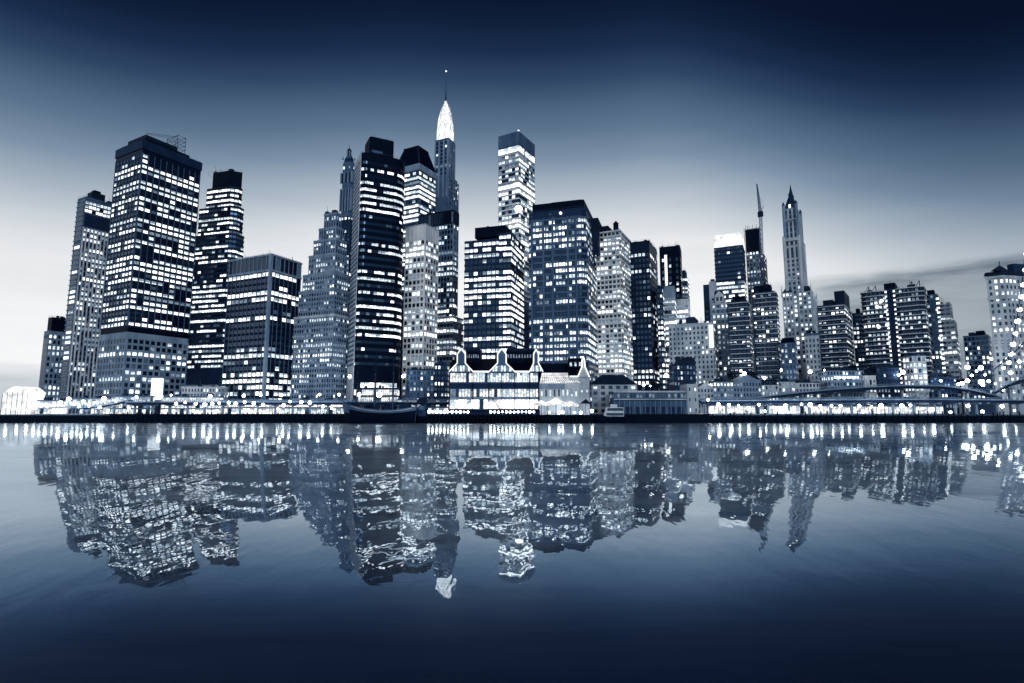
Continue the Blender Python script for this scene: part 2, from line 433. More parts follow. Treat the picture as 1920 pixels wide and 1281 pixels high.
l.tube((*c, b.z(290)), (*c, b.z(279)), 1.4, 'slate', 8); l.tube((*c, b.z(279)), (*c, b.z(273.5)), 2.9, 'dark_roof', 8, .3); l.tube((*c, b.z(274)), (*c, b.z(268)), .25, 'steel', 5)
for k in range(4):
    q = b.rect(.1, .9, .1, .9)[k]; l.tube((*q, b.z(296)), (*q, b.z(290)), .8, 'slate', 5, .1)
b.done(460)

# --- black rounded tower
b = Bld('rounded_tower', 'black tower with rounded corners and bright horizontal window bands, square black box on top', 679, 284, 398, 27, 671, 761, dl=26, dr=32)
# width fitted so that the rounded flank ends at the photo's right edge
while proj((*b.P(0.35, 1), b.H))[0] < 759: b.wR += .4; b.Rv = b.dR * b.wR
p = b.rect(0, 1, 0, 1, (4, 11, 10, 2), 6); zt = b.z(284)
b.tier(p, G0, zt, 'black_steel')
b.facade(p, b.z(688), zt - 5, cw=2.6, fh=5.05, wf=.88, hf=.36, mode=(.38, .34, .06), lv=OFFICE, dark=(3, 14, 18, 19, 34))
fl = [b.P(1, -.012), b.P(0, -.012)]; q0, q1 = Vector(b.P(1, 0)), Vector(b.P(0, 0)); t = (q1 - q0).normalized(); nn = Vector((t.y, -t.x))
b.part('flank_wall').obox((q0 + q1) / 2, t, nn, (q1 - q0).length * .86, -.05, .5, G0 + 8, zt - 1, 'pale_stone')
for k in range(46):
    z = b.z(684) + k * (zt - 4 - b.z(684)) / 46; b.part('flank_bands').obox((q0 + q1) / 2, t, nn, (q1 - q0).length * .84, .4, .62, z, z + 1.4, 'mid_stone')
pp = b.rect(.1, .8, .17, .70, (2, 2, 2, 2), 3); b.tier(pp, zt, b.z(249), 'black_steel', 'penthouse')
q0, q1 = Vector(b.P(.1, .22)), Vector(b.P(.1, .45)); t = (q1 - q0).normalized(); b.part('louvre').obox((q0 + q1) / 2, t, Vector((t.y, -t.x)), (q1 - q0).length, -.1, .2, b.z(279), b.z(274), 'mid_stone')
for k in range(9):
    q = b.P(.3, .2 + .05 * k); b.part('antennas').tube((*q, b.z(249)), (*q, b.z(249) + rng.uniform(2, 5)), .12, 'steel', 4)
b.clutter(p, zt, 6, hmax=3)
b.facade(b.rect(-.02, 1, .12, .86), b.z(729), b.z(716), cw=3, fh=8, wf=.94, hf=.8, mode=(1, 0, 0), lv=[('lit_bright', 1)], only=[0])
b.done()

# --- mansard roof tower
b = Bld('mansard_tower', 'lit tower under a dark truncated pyramid roof, right behind the black rounded tower', 786, 312, 540, 62, 741, 817)
zt = b.z(312); p = b.rect(0, 1, 0, 1)
b.tier(p, G0, zt, 'slate', win=dict(cw=3.6, fh=4.7, wf=.9, hf=.52, mode=(.62, .25, .08), lv=OFFICE, top=4, bot=110, bands=(1.1, .3, 'mid_stone')))
b.tier(b.rect(-.03, 1.03, -.03, 1.03), zt - 3.4, zt + 3, 'grey_stone', 'cornice')
b.tier(b.rect(0, 1, 0, 1), zt + 3, b.z(271), 'black_steel', 'mansard_roof', scale=.58); b.tier(b.rect(.19, .81, .19, .81), b.z(271), b.z(266), 'black_steel', 'mansard_roof')
for k in range(4):
    q = b.rect(0, 1, 0, 1)[k]; c = b.P(.5, .5); q2 = (c[0] + (q[0] - c[0]) * .58, c[1] + (q[1] - c[1]) * .58)
    b.part('roof_ribs').tube((*q, zt + 3), (*q2, b.z(271) + 1), .9, 'dark_roof', 5)
b.done(420)

# --- floodlit spire tower
b = Bld('spire_tower', 'slim dark art deco tower with a glowing white tapered crown and needle, tallest of all', 841, 258, 628, 66, 816, 853)
zt = b.z(258); p = b.rect(0, 1, 0, 1)
b.tier(p, b.z(330), zt, 'mid_stone'); b.tier(b.rect(-.04, 1.1, -.04, 1.35), b.z(368), b.z(328), 'mid_stone'); b.tier(b.rect(-.08, 1.14, -.08, 1.5), G0, b.z(368), 'mid_stone')
b.facade(p, b.z(400), b.z(262), cw=5.2, fh=4.6, wf=.42, hf=.55, mode=(0, .10, .10), lv=MIXED, fins=(1.6, .9, 'grey_stone'), glassmat='glass', only=[0, 1])
b.facade(b.rect(-.08, 1.14, -.08, 1.5), b.z(400), b.z(332), cw=4, fh=4.6, wf=.4, hf=.5, mode=(0, .10, .12), lv=MIXED, fins=(.8, .5, 'grey_stone'), only=[0])
c = b.P(.5, .5); base = [Vector(q) - Vector(c) for q in b.rect(0, 1, 0, 1, (4, 4, 4, 4), 3)]
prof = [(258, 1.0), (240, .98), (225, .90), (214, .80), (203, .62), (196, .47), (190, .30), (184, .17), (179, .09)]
cr = b.part('crown')  # floodlighting is put into the crown's own emission, no flood lamps stand here
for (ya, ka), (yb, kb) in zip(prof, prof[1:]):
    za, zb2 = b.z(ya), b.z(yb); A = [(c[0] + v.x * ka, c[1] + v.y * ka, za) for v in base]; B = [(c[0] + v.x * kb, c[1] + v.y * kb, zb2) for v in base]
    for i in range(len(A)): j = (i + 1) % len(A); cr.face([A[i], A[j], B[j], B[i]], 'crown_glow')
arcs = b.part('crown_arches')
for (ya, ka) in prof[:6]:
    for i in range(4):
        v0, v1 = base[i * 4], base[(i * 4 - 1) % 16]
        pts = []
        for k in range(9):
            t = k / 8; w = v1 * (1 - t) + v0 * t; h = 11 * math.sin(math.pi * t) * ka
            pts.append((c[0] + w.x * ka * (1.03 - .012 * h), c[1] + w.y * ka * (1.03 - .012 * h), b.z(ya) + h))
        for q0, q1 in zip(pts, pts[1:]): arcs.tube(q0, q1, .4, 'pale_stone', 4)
b.part('needle').tube((*c, b.z(181)), (*c, b.z(160)), 1.3, 'steel', 6, .45); b.part('needle').tube((*c, b.z(160)), (*c, b.z(124)), .45, 'steel', 6, .12)
b.part('beacon').ball((*c, b.z(124)), .9, 'lit_bright'); b.done(395)

# --- dark capped tower
b = Bld('capped_tower', 'grey tower with a wide blank black cap, behind the white grid block', 851, 393, 462, 67, 785, 860.5)
p = b.rect(0, 1, 0, 1); zt = b.z(393); z1 = b.z(419)
b.tier(p, z1, zt, 'black_steel', 'cap'); b.facade(p, z1 + .5, zt - 1, cw=2.4, fh=50, wf=.8, hf=.98, mode=(0, 0, 0), fins=(.3, .4, 'dark_glass_wall'))
b.tier(b.rect(.01, .99, .01, .99), G0, z1, 'mid_stone', win=dict(cw=2.8, fh=4.4, wf=.7, hf=.52, mode=(.16, .46, .14), lv=MIXED, bot=20, fins=(.4, .35, 'grey_stone')))
q = b.rect(-.03, 1.05, -.06, 1.9); b.tier(q, G0, b.z(594), 'grey_stone', 'lower_wing', win=dict(cw=3, fh=4.4, wf=.75, hf=.5, mode=(.3, .4, .1), lv=MIXED, bot=16, bands=(1, .3, 'pale_stone')))
b.clutter(p, zt, 3, hmax=2); b.done(700)

# --- white grid block
b = Bld('grid_block', 'white square gridded tower with blank pale top, beside the black rounded tower', 798, 421, 420, 63, 761, 822.5)
p = b.rect(0, 1, 0, 1); zt = b.z(421); z1 = b.z(448)
b.tier(p, G0, zt, 'white_stone', win=dict(cw=3.75, fh=4.35, wf=.68, hf=.56, mode=(.16, .52, .20), lv=MIXED, top=zt - z1, bot=14, fins=(.8, .4, 'white_stone'), bands=(1.1, .32, 'white_stone')))
b.part('coping').prism(b.rect(-.01, 1.01, -.01, 1.01), zt, zt + .8, 'pale_stone'); b.clutter(p, zt + .8, 5, 'mid_stone', 3); b.done(690)

# --- banded tower
b = Bld('banded_tower', 'dark grey banded tower with black roof box, before the tall bright slab', 958, 437, 402, 74, 870, 982)
p = b.rect(.24, 1, .06, 1); zt = b.z(446)
st = dict(cw=3.3, fh=4.35, wf=.80, hf=.52, mode=(.28, .40, .14), lv=OFFICE, bands=(1.7, .3, 'slate'))
b.tier(p, G0, zt, 'black_steel', win=dict(st, bot=26, only=[1])); q = b.rect(0, .25, 0, 1); b.tier(q, G0, b.z(438), 'black_steel', 'bay', win=dict(st, bot=26, mode=(.5, .35, .1)))
b.tier(b.rect(.14, .80, .1, .9), b.z(438), b.z(418), 'black_steel', 'penthouse')
x, y = b.P(.62, .4); d = b.part('dish'); d.tube((x, y, b.z(418)), (x, y, b.z(411)), .15, 'steel', 5); d.ball((x, y, b.z(410)), 1.2, 'slate')
b.clutter(p, zt, 4); b.done(672)

# --- tall bright slab
b = Bld('bright_slab', 'tall narrow bright slab with a blank grey top, rising behind the banded tower', 972.4, 247.3, 560, 60, 935, 1002)
p = b.rect(0, 1, 0, 1); zt = b.z(247.3); z1 = b.z(280)
b.tier(p, G0, zt, 'mid_stone'); b.part('top_panel').prism(b.rect(-.012, 1.01, -.012, 1.01), z1 + 6, zt + .8, 'mid_stone')
b.facade(p, z1 - 2, z1 + 5, cw=3, fh=9, wf=.97, hf=.8, mode=(1, 0, 0), lv=[('lit_bright', 1)])
b.facade(p, b.z(338), z1 - 3, cw=4.2, fh=5.4, wf=.82, hf=.52, mode=(.2, .6, .3), lv=MIXED, bands=(1.6, .3, 'pale_stone'))
b.facade(p, b.z(352), b.z(339), cw=3, fh=5.2, wf=.97, hf=.6, mode=(1, 0, 0), lv=OFFICE, bands=(.8, .3, 'white_stone'))
b.facade(p, b.z(560), b.z(353), cw=4.2, fh=5.2, wf=.82, hf=.6, mode=(.3, .5, .3), lv=MIXED, bands=(1.4, .35, 'white_stone'))
f = b.part('floodlight'); x, y = b.P(0, .0); f.ball((x - .2, y - 1.5, b.z(393)), 3.8, 'bead_glow'); f.box(x - 1, x + 1, y - 1.2, y + .6, b.z(393) - 4.5, b.z(393) - 2.9, 'steel')
f2 = b.part('beacon'); f2.ball((*b.P(.02, .02), zt + 1.6), .9, 'lit_bright'); b.done(445)

# --- wide dark chamfered tower
b = Bld('chamfered_tower', 'broad slate tower with notched corners and a stepped black top, tallest block right of centre', 1097, 386, 402, 73, 989, 1119)
p = b.rect(0, 1, 0, 1, (3, 0, 0, 4)); zt = b.z(388); st = dict(cw=2.35, fh=4.5, wf=.72, hf=.5, mode=(.26, .50, .22), lv=MIXED, bands=(1.5, .25, 'mid_stone'))
b.tier(p, G0, zt, 'slate', win=dict(st, bot=24, top=7, dark=(2, 10, 11, 19)))
b.facade(p, zt - 7, zt - 1.5, cw=2.35, fh=3, wf=.6, hf=.5, mode=(0, 0, .02))
for fr in (.16, .30, .56, .72, .92):
    q = Vector(b.P(fr, 0)); b.part('piers').obox(q, b.dL, -b.dR, 1.5, -.1, .8, G0, zt - 6, 'mid_stone')
b.tier(b.rect(.03, .93, .05, .95), zt, b.z(371), 'black_steel', 'penthouse'); b.tier(b.rect(.1, .62, .15, .8), b.z(371), b.z(365), 'black_steel', 'penthouse')
b.tier(b.rect(-.12, .2, .5, 1.35), b.z(460), b.z(386), 'dark_roof', 'side_block')
f = b.part('roof_lamp'); f.ball((b.P(.42, 0)[0], b.P(.42, 0)[1] - 1, b.z(396)), 1.1, 'lit_bright'); b.clutter(p, zt, 8); b.done(690)

# --- white apartment tower with roof tank
b = Bld('apartment_tower', 'white apartment tower with closely stacked balcony bands and a water tank on its roof', 1161, 431, 428, 64, 1117, 1181)
p = b.rect(0, 1, 0, 1); zt = b.z(431)
b.tier(p, G0, zt, 'white_stone', win=dict(cw=3.0, fh=3.75, wf=.66, hf=.48, mode=(.22, .52, .18), lv=MIXED, bot=16, top=.6, bands=(1.15, .95, 'white_stone')))
x, y = b.P(.3, .35); t = b.part('water_tank'); zt0 = zt
for k in range(4):
    a = k * math.pi / 2 + .6; t.tube((x + 1.7 * math.cos(a), y + 1.7 * math.sin(a), zt), (x + 1.5 * math.cos(a), y + 1.5 * math.sin(a), zt + 4.2), .2, 'steel', 4)
t.tube((x, y, zt + 4), (x, y, zt + 9), 2.2, 'timber', 10, 2.1); t.tube((x, y, zt + 9), (x, y, zt + 11.4), 2.4, 'dark_roof', 10, .15)
pl = b.part('roof_garden')
for k in range(26):
    q = b.P(rng.uniform(.02, .98), rng.uniform(.02, .3)); pl.ball((*q, zt + rng.uniform(.5, 1.8)), rng.uniform(.5, 1.3), 'leaf', 6, 4)
b.tier(b.rect(.62, .95, .3, .8), zt, zt + 8, 'dark_roof', 'penthouse'); b.clutter(p, zt, 4); b.done(696)

# --- dark plain tower
b = Bld('plain_tower', 'plain dark tower with scattered lit windows, right of the white balcony apartment tower', 1217, 453, 446, 66, 1181, 1229)
p = b.rect(0, 1, 0, 1); zt = b.z(453)
b.tier(p, G0, zt, 'dark_glass_wall', win=dict(cw=3, fh=4.4, wf=.62, hf=.5, mode=(.06, .36, .10), lv=MIXED, top=8, bot=14)); b.part('parapet').prism(b.rect(-.01, 1.01, -.01, 1.01), zt, zt + 1, 'dark_glass_wall'); b.clutter(p, zt + 1, 5); b.done(700)

b = Bld('narrow_tower', 'narrow grey slab edge squeezed between the plain dark tower and the black block', 1230, 466, 498, 80, 1216, 1232.5, dr=14)
b.tier(b.rect(0, 1, 0, 1), G0, b.z(466), 'mid_stone', win=dict(cw=3, fh=4.4, wf=.6, hf=.5, mode=(0, .4, .2), lv=MIXED, bot=60)); b.clutter(b.rect(0, 1, 0, 1), b.z(466), 2); b.done(620)

# --- black block with light strip
b = Bld('black_block', 'black block with one tall vertical strip of light on its face', 1274.5, 460, 560, 83, 1236, 1276, dr=24)
p = b.rect(0, 1, 0, 1); zt = b.z(460); b.tier(p, G0, zt, 'black_steel')
q0, q1 = Vector(b.P(.78, 0)), Vector(b.P(.62, 0)); t = (q1 - q0).normalized(); nn = Vector((t.y, -t.x))
for k in range(15):
    z = b.z(534) + k * (b.z(475) - b.z(534)) / 15; b.part('light_strip').obox((q0 + q1) / 2, t, nn, 2.6, .02, .3, z, z + 1.7, 'tube_glow')
b.facade(p, b.z(560), b.z(480), cw=8, fh=6, wf=.3, hf=.5, mode=(0, .1, .12), lv=MIXED); b.clutter(p, zt, 8, hmax=2); b.done(540)
b = Bld('stepped_block', 'small stepped lit tower leaning against the right side of the black block', 1288, 520, 600, 70, 1272, 1292)
b.tier(b.rect(0, 1, 0, 1), G0, b.z(520), 'mid_stone', win=dict(cw=3.5, fh=4.6, wf=.7, hf=.5, mode=(.3, .5, .2), lv=MIXED, bot=60)); b.tier(b.rect(.2, .9, .1, .9), b.z(520), b.z(506), 'slate', 'penthouse'); b.clutter(b.rect(.2, .9, .1, .9), b.z(506), 3); b.done(600)

# --- lit low blocks below it
b = Bld('office_block', 'pale office block with bright window bands under blank wall, below the black block', 1264, 536, 476, 82, 1240, 1266, dr=20)
p = b.rect(0, 1, 0, 1); zt = b.z(536); b.tier(p, G0, zt, 'grey_stone', win=dict(cw=3, fh=4.6, wf=.92, hf=.5, mode=(.8, .2, .1), lv=OFFICE, top=11, bot=30, bands=(1.2, .3, 'pale_stone'))); b.clutter(p, zt, 4); b.done(640)
b = Bld('office_block', 'brightly lit glass office block with a grey cornice, stepped down from the black block', 1290, 560, 500, 82, 1266, 1291.5, dr=20)
p = b.rect(0, 1, 0, 1); zt = b.z(560); b.tier(p, G0, zt, 'pale_stone', win=dict(cw=3, fh=4.2, wf=.8, hf=.6, mode=(.75, .25, .3), lv=OFFICE, top=5, bot=30, fins=(.4, .3, 'white_stone'))); b.clutter(p, zt, 3); b.done(620)
b = Bld('slim_block', 'slim dark block with a column of lit windows, beside the plain dark tower', 1242, 540, 455, 82, 1231, 1243.5, dr=16)
b.tier(b.rect(0, 1, 0, 1), G0, b.z(540), 'slate', win=dict(cw=3, fh=4.3, wf=.62, hf=.5, mode=(.1, .6, .4), lv=MIXED, bot=20)); b.clutter(b.rect(0, 1, 0, 1), b.z(540), 2); b.done(690)
b = Bld('long_block', 'long pale mid rise block with small punched windows, right of the plain tower', 1335, 604, 436, 80, 1253, 1345)
p = b.rect(0, 1, 0, 1); zt = b.z(604); b.tier(p, G0, zt, 'pale_stone', win=dict(cw=2.9, fh=3.9, wf=.42, hf=.48, mode=(.0, .34, .16), lv=MIXED, top=2, bot=12)); b.tier(b.rect(.42, .62, .2, .8), zt, b.z(589), 'slate', 'penthouse')
f = b.part('light_strip')
q0 = Vector(b.P(.03, 0))
for k in range(12): f.obox(q0, b.dL, -b.dR, 3.2, .03, .3, b.z(652) + k * 1.5, b.z(652) + k * 1.5 + 1.1, 'tube_glow')
b.clutter(p, zt, 9); b.done(690)

b = Bld('slab_tower', 'grey slab with a dark left half, behind the gabled stone building', 1341, 529, 500, 78, 1318, 1344)
p = b.rect(0, .52, 0, 1); b.tier(p, G0, b.z(527), 'pale_stone', win=dict(cw=4, fh=5, wf=.3, hf=.4, mode=(0, .1, .1), lv=SOFT, bot=60, top=14)); b.tier(b.rect(.53, 1, .05, 1), G0, b.z(532), 'slate', 'rear_wall', win=dict(cw=4, fh=5, wf=.4, hf=.4, mode=(0, .3, .2), lv=MIXED, bot=60, top=22))
b.tier(b.rect(.1, .4, .2, .6), b.z(527), b.z(522), 'dark_roof', 'penthouse'); b.done(610)

b = Bld('gabled_building', 'ornate stone building with a pedimented dark roof, left of the dark balcony tower', 1366, 566, 470, 80, 1334, 1370, dr=24)
p = b.rect(0, 1, 0, 1); zt = b.z(566); b.tier(p, G0, zt, 'grey_stone', win=dict(cw=3.3, fh=4.3, wf=.5, hf=.5, mode=(.1, .5, .2), lv=MIXED, bot=10, top=1, bands=(.8, .3, 'pale_stone')))
q = [b.P(.25, .05), b.P(.25, .9), b.P(.9, .9), b.P(.9, .05)]; b.part('roof').prism(q, zt, b.z(542), 'dark_roof', scale=.72)
q0, q1 = Vector(b.P(.8, 0)), Vector(b.P(.25, 0)); m = (q0 + q1) / 2; pd = b.part('pediment'); pd.obox(m, b.dL, -b.dR, (q1 - q0).length, -3, .4, zt, b.z(553), 'pale_stone')
nn = -b.dR
A = [(*(q0 + nn * .5), b.z(553)), (*(q1 + nn * .5), b.z(553)), (*(m + nn * .5), b.z(544))]; A2 = [(v[0] - nn.x * 3, v[1] - nn.y * 3, v[2]) for v in A]
pd.face(A, 'pale_stone'); pd.face(A2[::-1], 'pale_stone'); pd.face([A[1], A2[1], A2[2], A[2]], 'grey_stone'); pd.face([A[0], A[2], A2[2], A2[0]], 'grey_stone')
b.win((tuple(q0 + nn * .4), tuple(q1 + nn * .4)), (zt + b.z(553)) / 2, 2, 3.6, 'glass', .3); b.win((tuple(q0 + nn * .4), tuple(q1 + nn * .4)), (zt + b.z(553)) / 2, 2, 3.6, 'glass', .7)
b.clutter(p, zt, 2); b.done(690)

# --- box tower with glowing crown
b = Bld('crowned_tower', 'banded box tower whose flat top glows white', 1391, 440, 600, 84, 1338, 1394, dr=34)
p = b.rect(0, 1, 0, 1); zt = b.z(440); z1 = b.z(459)
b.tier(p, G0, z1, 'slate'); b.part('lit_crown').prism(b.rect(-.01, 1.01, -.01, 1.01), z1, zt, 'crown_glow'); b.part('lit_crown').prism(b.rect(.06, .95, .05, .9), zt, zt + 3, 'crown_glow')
b.facade(p, b.z(523), z1, cw=3.2, fh=4.7, wf=.8, hf=.46, mode=(.05, .14, .08), lv=MIXED, bands=(2, .3, 'slate')); b.facade(p, b.z(600), b.z(524), cw=3.2, fh=4.7, wf=.9, hf=.52, mode=(.9, .1, .1), lv=OFFICE, bands=(1.4, .3, 'mid_stone')); b.done(570)

# --- tower under construction + crane
b = Bld('unfinished_tower', 'unfinished tower wrapped in scaffolding at its top, left of the gothic spire', 1424, 490, 640, 78, 1400, 1428)
zt = b.z(428); z1 = b.z(470)
b.tier(b.rect(0, 1, 0, 1), z1, zt, 'dark_glass_wall'); sc = b.part('scaffold'); q4 = b.rect(-.06, 1.06, -.08, 1.06)
for e in (0, 3):
    q0, q1 = Vector(q4[e]), Vector(q4[(e + 1) % 4])
    for k in range(9): w = q0 + (q1 - q0) * (k / 8); sc.tube((*w, z1), (*w, zt + rng.uniform(0, 5)), .22, 'black_steel', 4)
    for k in range(13): z = z1 + (zt - z1) * k / 12; sc.tube((*q0, z), (*q1, z), .25, 'black_steel', 4)
b.tier(b.rect(.02, 1.02, .02, 1.6), G0, z1, 'grey_stone', win=dict(cw=3.3, fh=4.4, wf=.5, hf=.5, mode=(0, .4, .12), lv=SOFT, bot=60)); b.tier(b.rect(-.35, .0, .1, 1.5), G0, b.z(476), 'slate', 'side_wall', win=dict(cw=4, fh=5, wf=.35, hf=.45, mode=(0, .3, .2), lv=MIXED, bot=60)); b.done(540)
q = at(1427, 560, 632); cr = empty('tower_crane', (q.x, q.y, GZ), 'pale lattice tower crane with a steep raised jib beside the unfinished tower', 'crane')
def lattice(mb, a, c, w0, w1, n, r, mat):
    a = Vector(a); c = Vector(c); d = (c - a).normalized(); u = d.cross(Vector((0, 1, .01))).normalized(); v = d.cross(u)
    pr = None
    for k in range(n + 1):
        t = k / n; o = a + (c - a) * t; w = w0 + (w1 - w0) * t
        cur = [o + u * w + v * w, o - u * w + v * w, o - u * w - v * w, o + u * w - v * w]
        for i in range(4): mb.tube(cur[i], cur[(i + 1) % 4], r * .7, mat, 4)
        if pr:
            for i in range(4): mb.tube(pr[i], cur[i], r, mat, 4); mb.tube(pr[i], cur[(i + 1) % 4], r * .6, mat, 4)
        pr = cur
top = at(1426, 405, 632)
m = MB(); lattice(m, (q.x, q.y, GZ), top, 1.2, 1.2, 40, .28, 'grey_stone'); m.build('mast', cr, cr)
m = MB(); m.box(top.x - 2.4, top.x + 2.4, top.y - 2, top.y + 2, top.z - 1, top.z + 5, 'dark_roof'); m.build('cab', cr, cr)
m = MB(); lattice(m, top + Vector((0, 0, 4)), at(1419, 345, 632), 1.3, .3, 18, .25, 'mid_stone'); m.build('jib', cr, cr)
m = MB(); m.tube(top + Vector((1, 0, 5)), top + Vector((4, 0, 12)), .3, 'steel', 5); m.tube(top + Vector((4, 0, 12)), at(1421, 362, 632), .1, 'steel', 4); m.build('stay', cr, cr)

# --- balcony towers
def balcony_tower(label, cx, cy, Y, th, lx, rx, dr=None, lv=MIXED, mode=(.02, .40, .12), mat='dark_glass_wall', vis=690, pent=None):
    b = Bld('balcony_tower', label, cx, cy, Y, th, lx, rx, dr=dr, cat='apartment tower'); p = b.rect(0, 1, 0, 1); zt = b.z(cy)
    b.tier(p, G0, zt, mat, win=dict(cw=3, fh=3.55, wf=.62, hf=.52, mode=mode, lv=lv, bot=10, top=.4))
    rows = round((zt - G0) / 3.55)
    for k in range(rows):
        z = zt - k * 3.55; q = b.rect(-.045, 1.03, -.05, 1.03, (2, 2, 2, 2)); b.part('balconies').prism(q, z - .55, z, 'pale_stone', bottom=True)
        for e, (a0, a1) in enumerate(((.02, .34), (.64, .98))):
            w0, w1 = Vector(b.P(a0, -.045)), Vector(b.P(a1, -.045)); b.part('balcony_rails').obox((w0 + w1) / 2, b.dL, -b.dR, (w1 - w0).length, -.1, .05, z, z + 1.05, 'slate')
    if pent: b.tier(b.rect(*pent[0]), zt, b.z(pent[1]), 'black_steel', 'penthouse'); b.clutter(b.rect(*pent[0]), b.z(pent[1]), 2)
    b.clutter(p, zt, 5); b.done(vis); return b
balcony_tower('dark balcony tower with stacked lights down its middle, left of the pale railed balcony tower', 1403, 566, 430, 80, 1363, 1411, dr=22, pent=((.15, .75, .2, .8), 552))
balcony_tower('balcony tower with pale slab edges standing in front of the unfinished tower', 1454, 548, 440, 80, 1410, 1463, dr=20, pent=((.2, .95, .2, .9), 531))

# --- gothic tower
b = Bld('gothic_tower', 'pale gothic skyscraper with a steep green-dark spire and corner turrets, tallest on the right side', 1497, 440, 556, 74, 1470.5, 1506)
p = b.rect(0, 1, 0, 1); z1 = b.z(447); z2 = b.z(386)
b.tier(p, G0, z1, 'pale_stone')
FS = dict(cw=4.3, wf=.5, lv=MIXED, fins=(1.5, .8, 'pale_stone', 1))
b.facade(p, b.z(700), b.z(500), fh=4.6, hf=.52, mode=(.1, .55, .3), **FS); b.facade(p, b.z(499), b.z(484), fh=5, hf=.6, mode=(0, .1, .05), **FS); b.facade(p, b.z(482), b.z(462), fh=60, hf=.95, mode=(0, 0, 0), **FS); b.facade(p, b.z(459), b.z(450), fh=6, hf=.7, mode=(0, 0, 0), **FS)
b.part('cornice').prism(b.rect(-.05, 1.05, -.06, 1.06), z1 - 2, z1 + 1.2, 'pale_stone')
u = b.rect(.06, .94, .06, .94); b.tier(u, z1, z2, 'grey_stone', 'upper_shaft'); b.facade(u, z1 + 2, b.z(412), cw=4, fh=6, wf=.5, hf=.7, mode=(0, 0, .02), fins=(1.3, .8, 'pale_stone')); b.facade(u, b.z(408), z2 - 2, cw=4, fh=6, wf=.5, hf=.7, mode=(0, 0, .03), fins=(1.3, .8, 'pale_stone'))
b.part('cornice').prism(b.rect(.02, .98, .02, .98), b.z(410), b.z(408), 'pale_stone')
tu = b.part('turrets')
for k, q in enumerate(b.rect(.05, .95, .05, .95)): tu.tube((*q, z1), (*q, z2 + 3), 1.5, 'grey_stone', 8); tu.tube((*q, z2 + 3), (*q, b.z(373)), 1.7, 'slate', 8, .1)
for k, q in enumerate(b.rect(-.03, 1.03, -.03, 1.03)): tu.tube((*q, b.z(560)), (*q, z1 + 3), 1.4, 'pale_stone', 8); tu.tube((*q, z1 + 3), (*q, b.z(439)), 1.5, 'grey_stone', 8, .1)
sp_ = b.part('spire'); c = b.P(.5, .5); kk = [(386, .86), (378, .74), (366, .50), (358, .32), (354, .34), (350, .22), (341, .10), (332, .01)]
ba = [Vector(q) - Vector(c) for q in b.rect(0, 1, 0, 1, (4, 4, 4, 4))]
for (ya, ka), (yb, kb) in zip(kk, kk[1:]):
    A = [(c[0] + v.x * ka, c[1] + v.y * ka, b.z(ya)) for v in ba]; B2 = [(c[0] + v.x * kb, c[1] + v.y * kb, b.z(yb)) for v in ba]
    for i in range(len(A)): j = (i + 1) % len(A); sp_.face([A[i], A[j], B2[j], B2[i]], 'slate')
for k in range(3): b.win((b.P(.95, .06), b.P(.05, .06)), b.z(383), 2, 4, 'lit_bright' if k == 1 else 'glass', .25 + .25 * k)
# lower body with wings
for lab, q, y in (('left_wing', b.rect(.6, 1.35, -.15, 1.2), 548), ('right_wing', b.rect(-.62, .28, -.05, 1.25), 548)):
    zt = b.z(y); b.tier(q, G0, zt, 'pale_stone', 'wing', win=dict(cw=3.6, fh=4.5, wf=.5, hf=.52, mode=(.05, .5, .2), lv=MIXED, bot=50, fins=(1, .5, 'pale_stone')))
    b.part('wing_roof').prism(q, zt, b.z(534), 'slate', scale=.55)
    for w in q: b.part('pinnacles').tube((*w, zt - 4), (*w, b.z(533)), 1.0, 'pale_stone', 6, .08)
b.done(640)

b = Bld('old_building', 'small dark roofed old brick building with arched top windows, below the gothic tower', 1490, 642, 424, 80, 1463, 1503, dr=18, cat='building')
p = b.rect(0, 1, 0, 1); zt = b.z(642); b.tier(p, G0, zt, 'mid_stone', win=dict(cw=2.6, fh=4, wf=.5, hf=.55, mode=(0, .4, .2), lv=SOFT, bot=6)); b.tier(b.rect(-.02, 1.02, -.02, 1.02), zt, b.z(632), 'black_steel', 'roof', scale=.72); b.done(700)
b = Bld('annex_building', 'plain grey stone annex with a dark cornice at the right foot of the gothic tower', 1536, 628, 440, 83, 1508, 1538, dr=18, cat='building')
p = b.rect(0, 1, 0, 1); zt = b.z(628); b.tier(p, G0, zt, 'pale_stone', win=dict(cw=2.8, fh=4, wf=.45, hf=.5, mode=(0, .12, .1), lv=SOFT, bot=6, top=2)); b.part('cornice').prism(b.rect(-.03, 1.03, -.03, 1.03), zt, zt + 1.6, 'mid_stone'); b.clutter(p, zt + 1.6, 3); b.done(690)

b = balcony_tower('dark balcony tower with two black rooftop blocks, right of the gothic tower', 1582, 572, 430, 80, 1532, 1596, mode=(.04, .45, .12))
for (a0, a1, b0, b1, y) in ((.42, .8, .1, .6, 558), (.02, .40, .25, .95, 540)):
    m = MB(); m.prism(b.rect(a0, a1, b0, b1), b.H + .05, b.z(y), 'dark_glass_wall'); m.build('penthouse', b.root, b.root)
b = Bld('narrow_building', 'narrow grey building with vertical piers between two balcony towers', 1615, 586, 470, 83, 1597, 1618, dr=16, cat='apartment tower')
p = b.rect(0, 1, 0, 1); zt = b.z(586); b.tier(p, G0, zt, 'slate', win=dict(cw=2.6, fh=3.8, wf=.6, hf=.5, mode=(.05, .35, .25), lv=MIXED, bot=10, fins=(.5, .4, 'mid_stone'))); b.tier(b.rect(.2, .6, .2, .7), zt, b.z(577), 'black_steel', 'penthouse'); b.done(690)

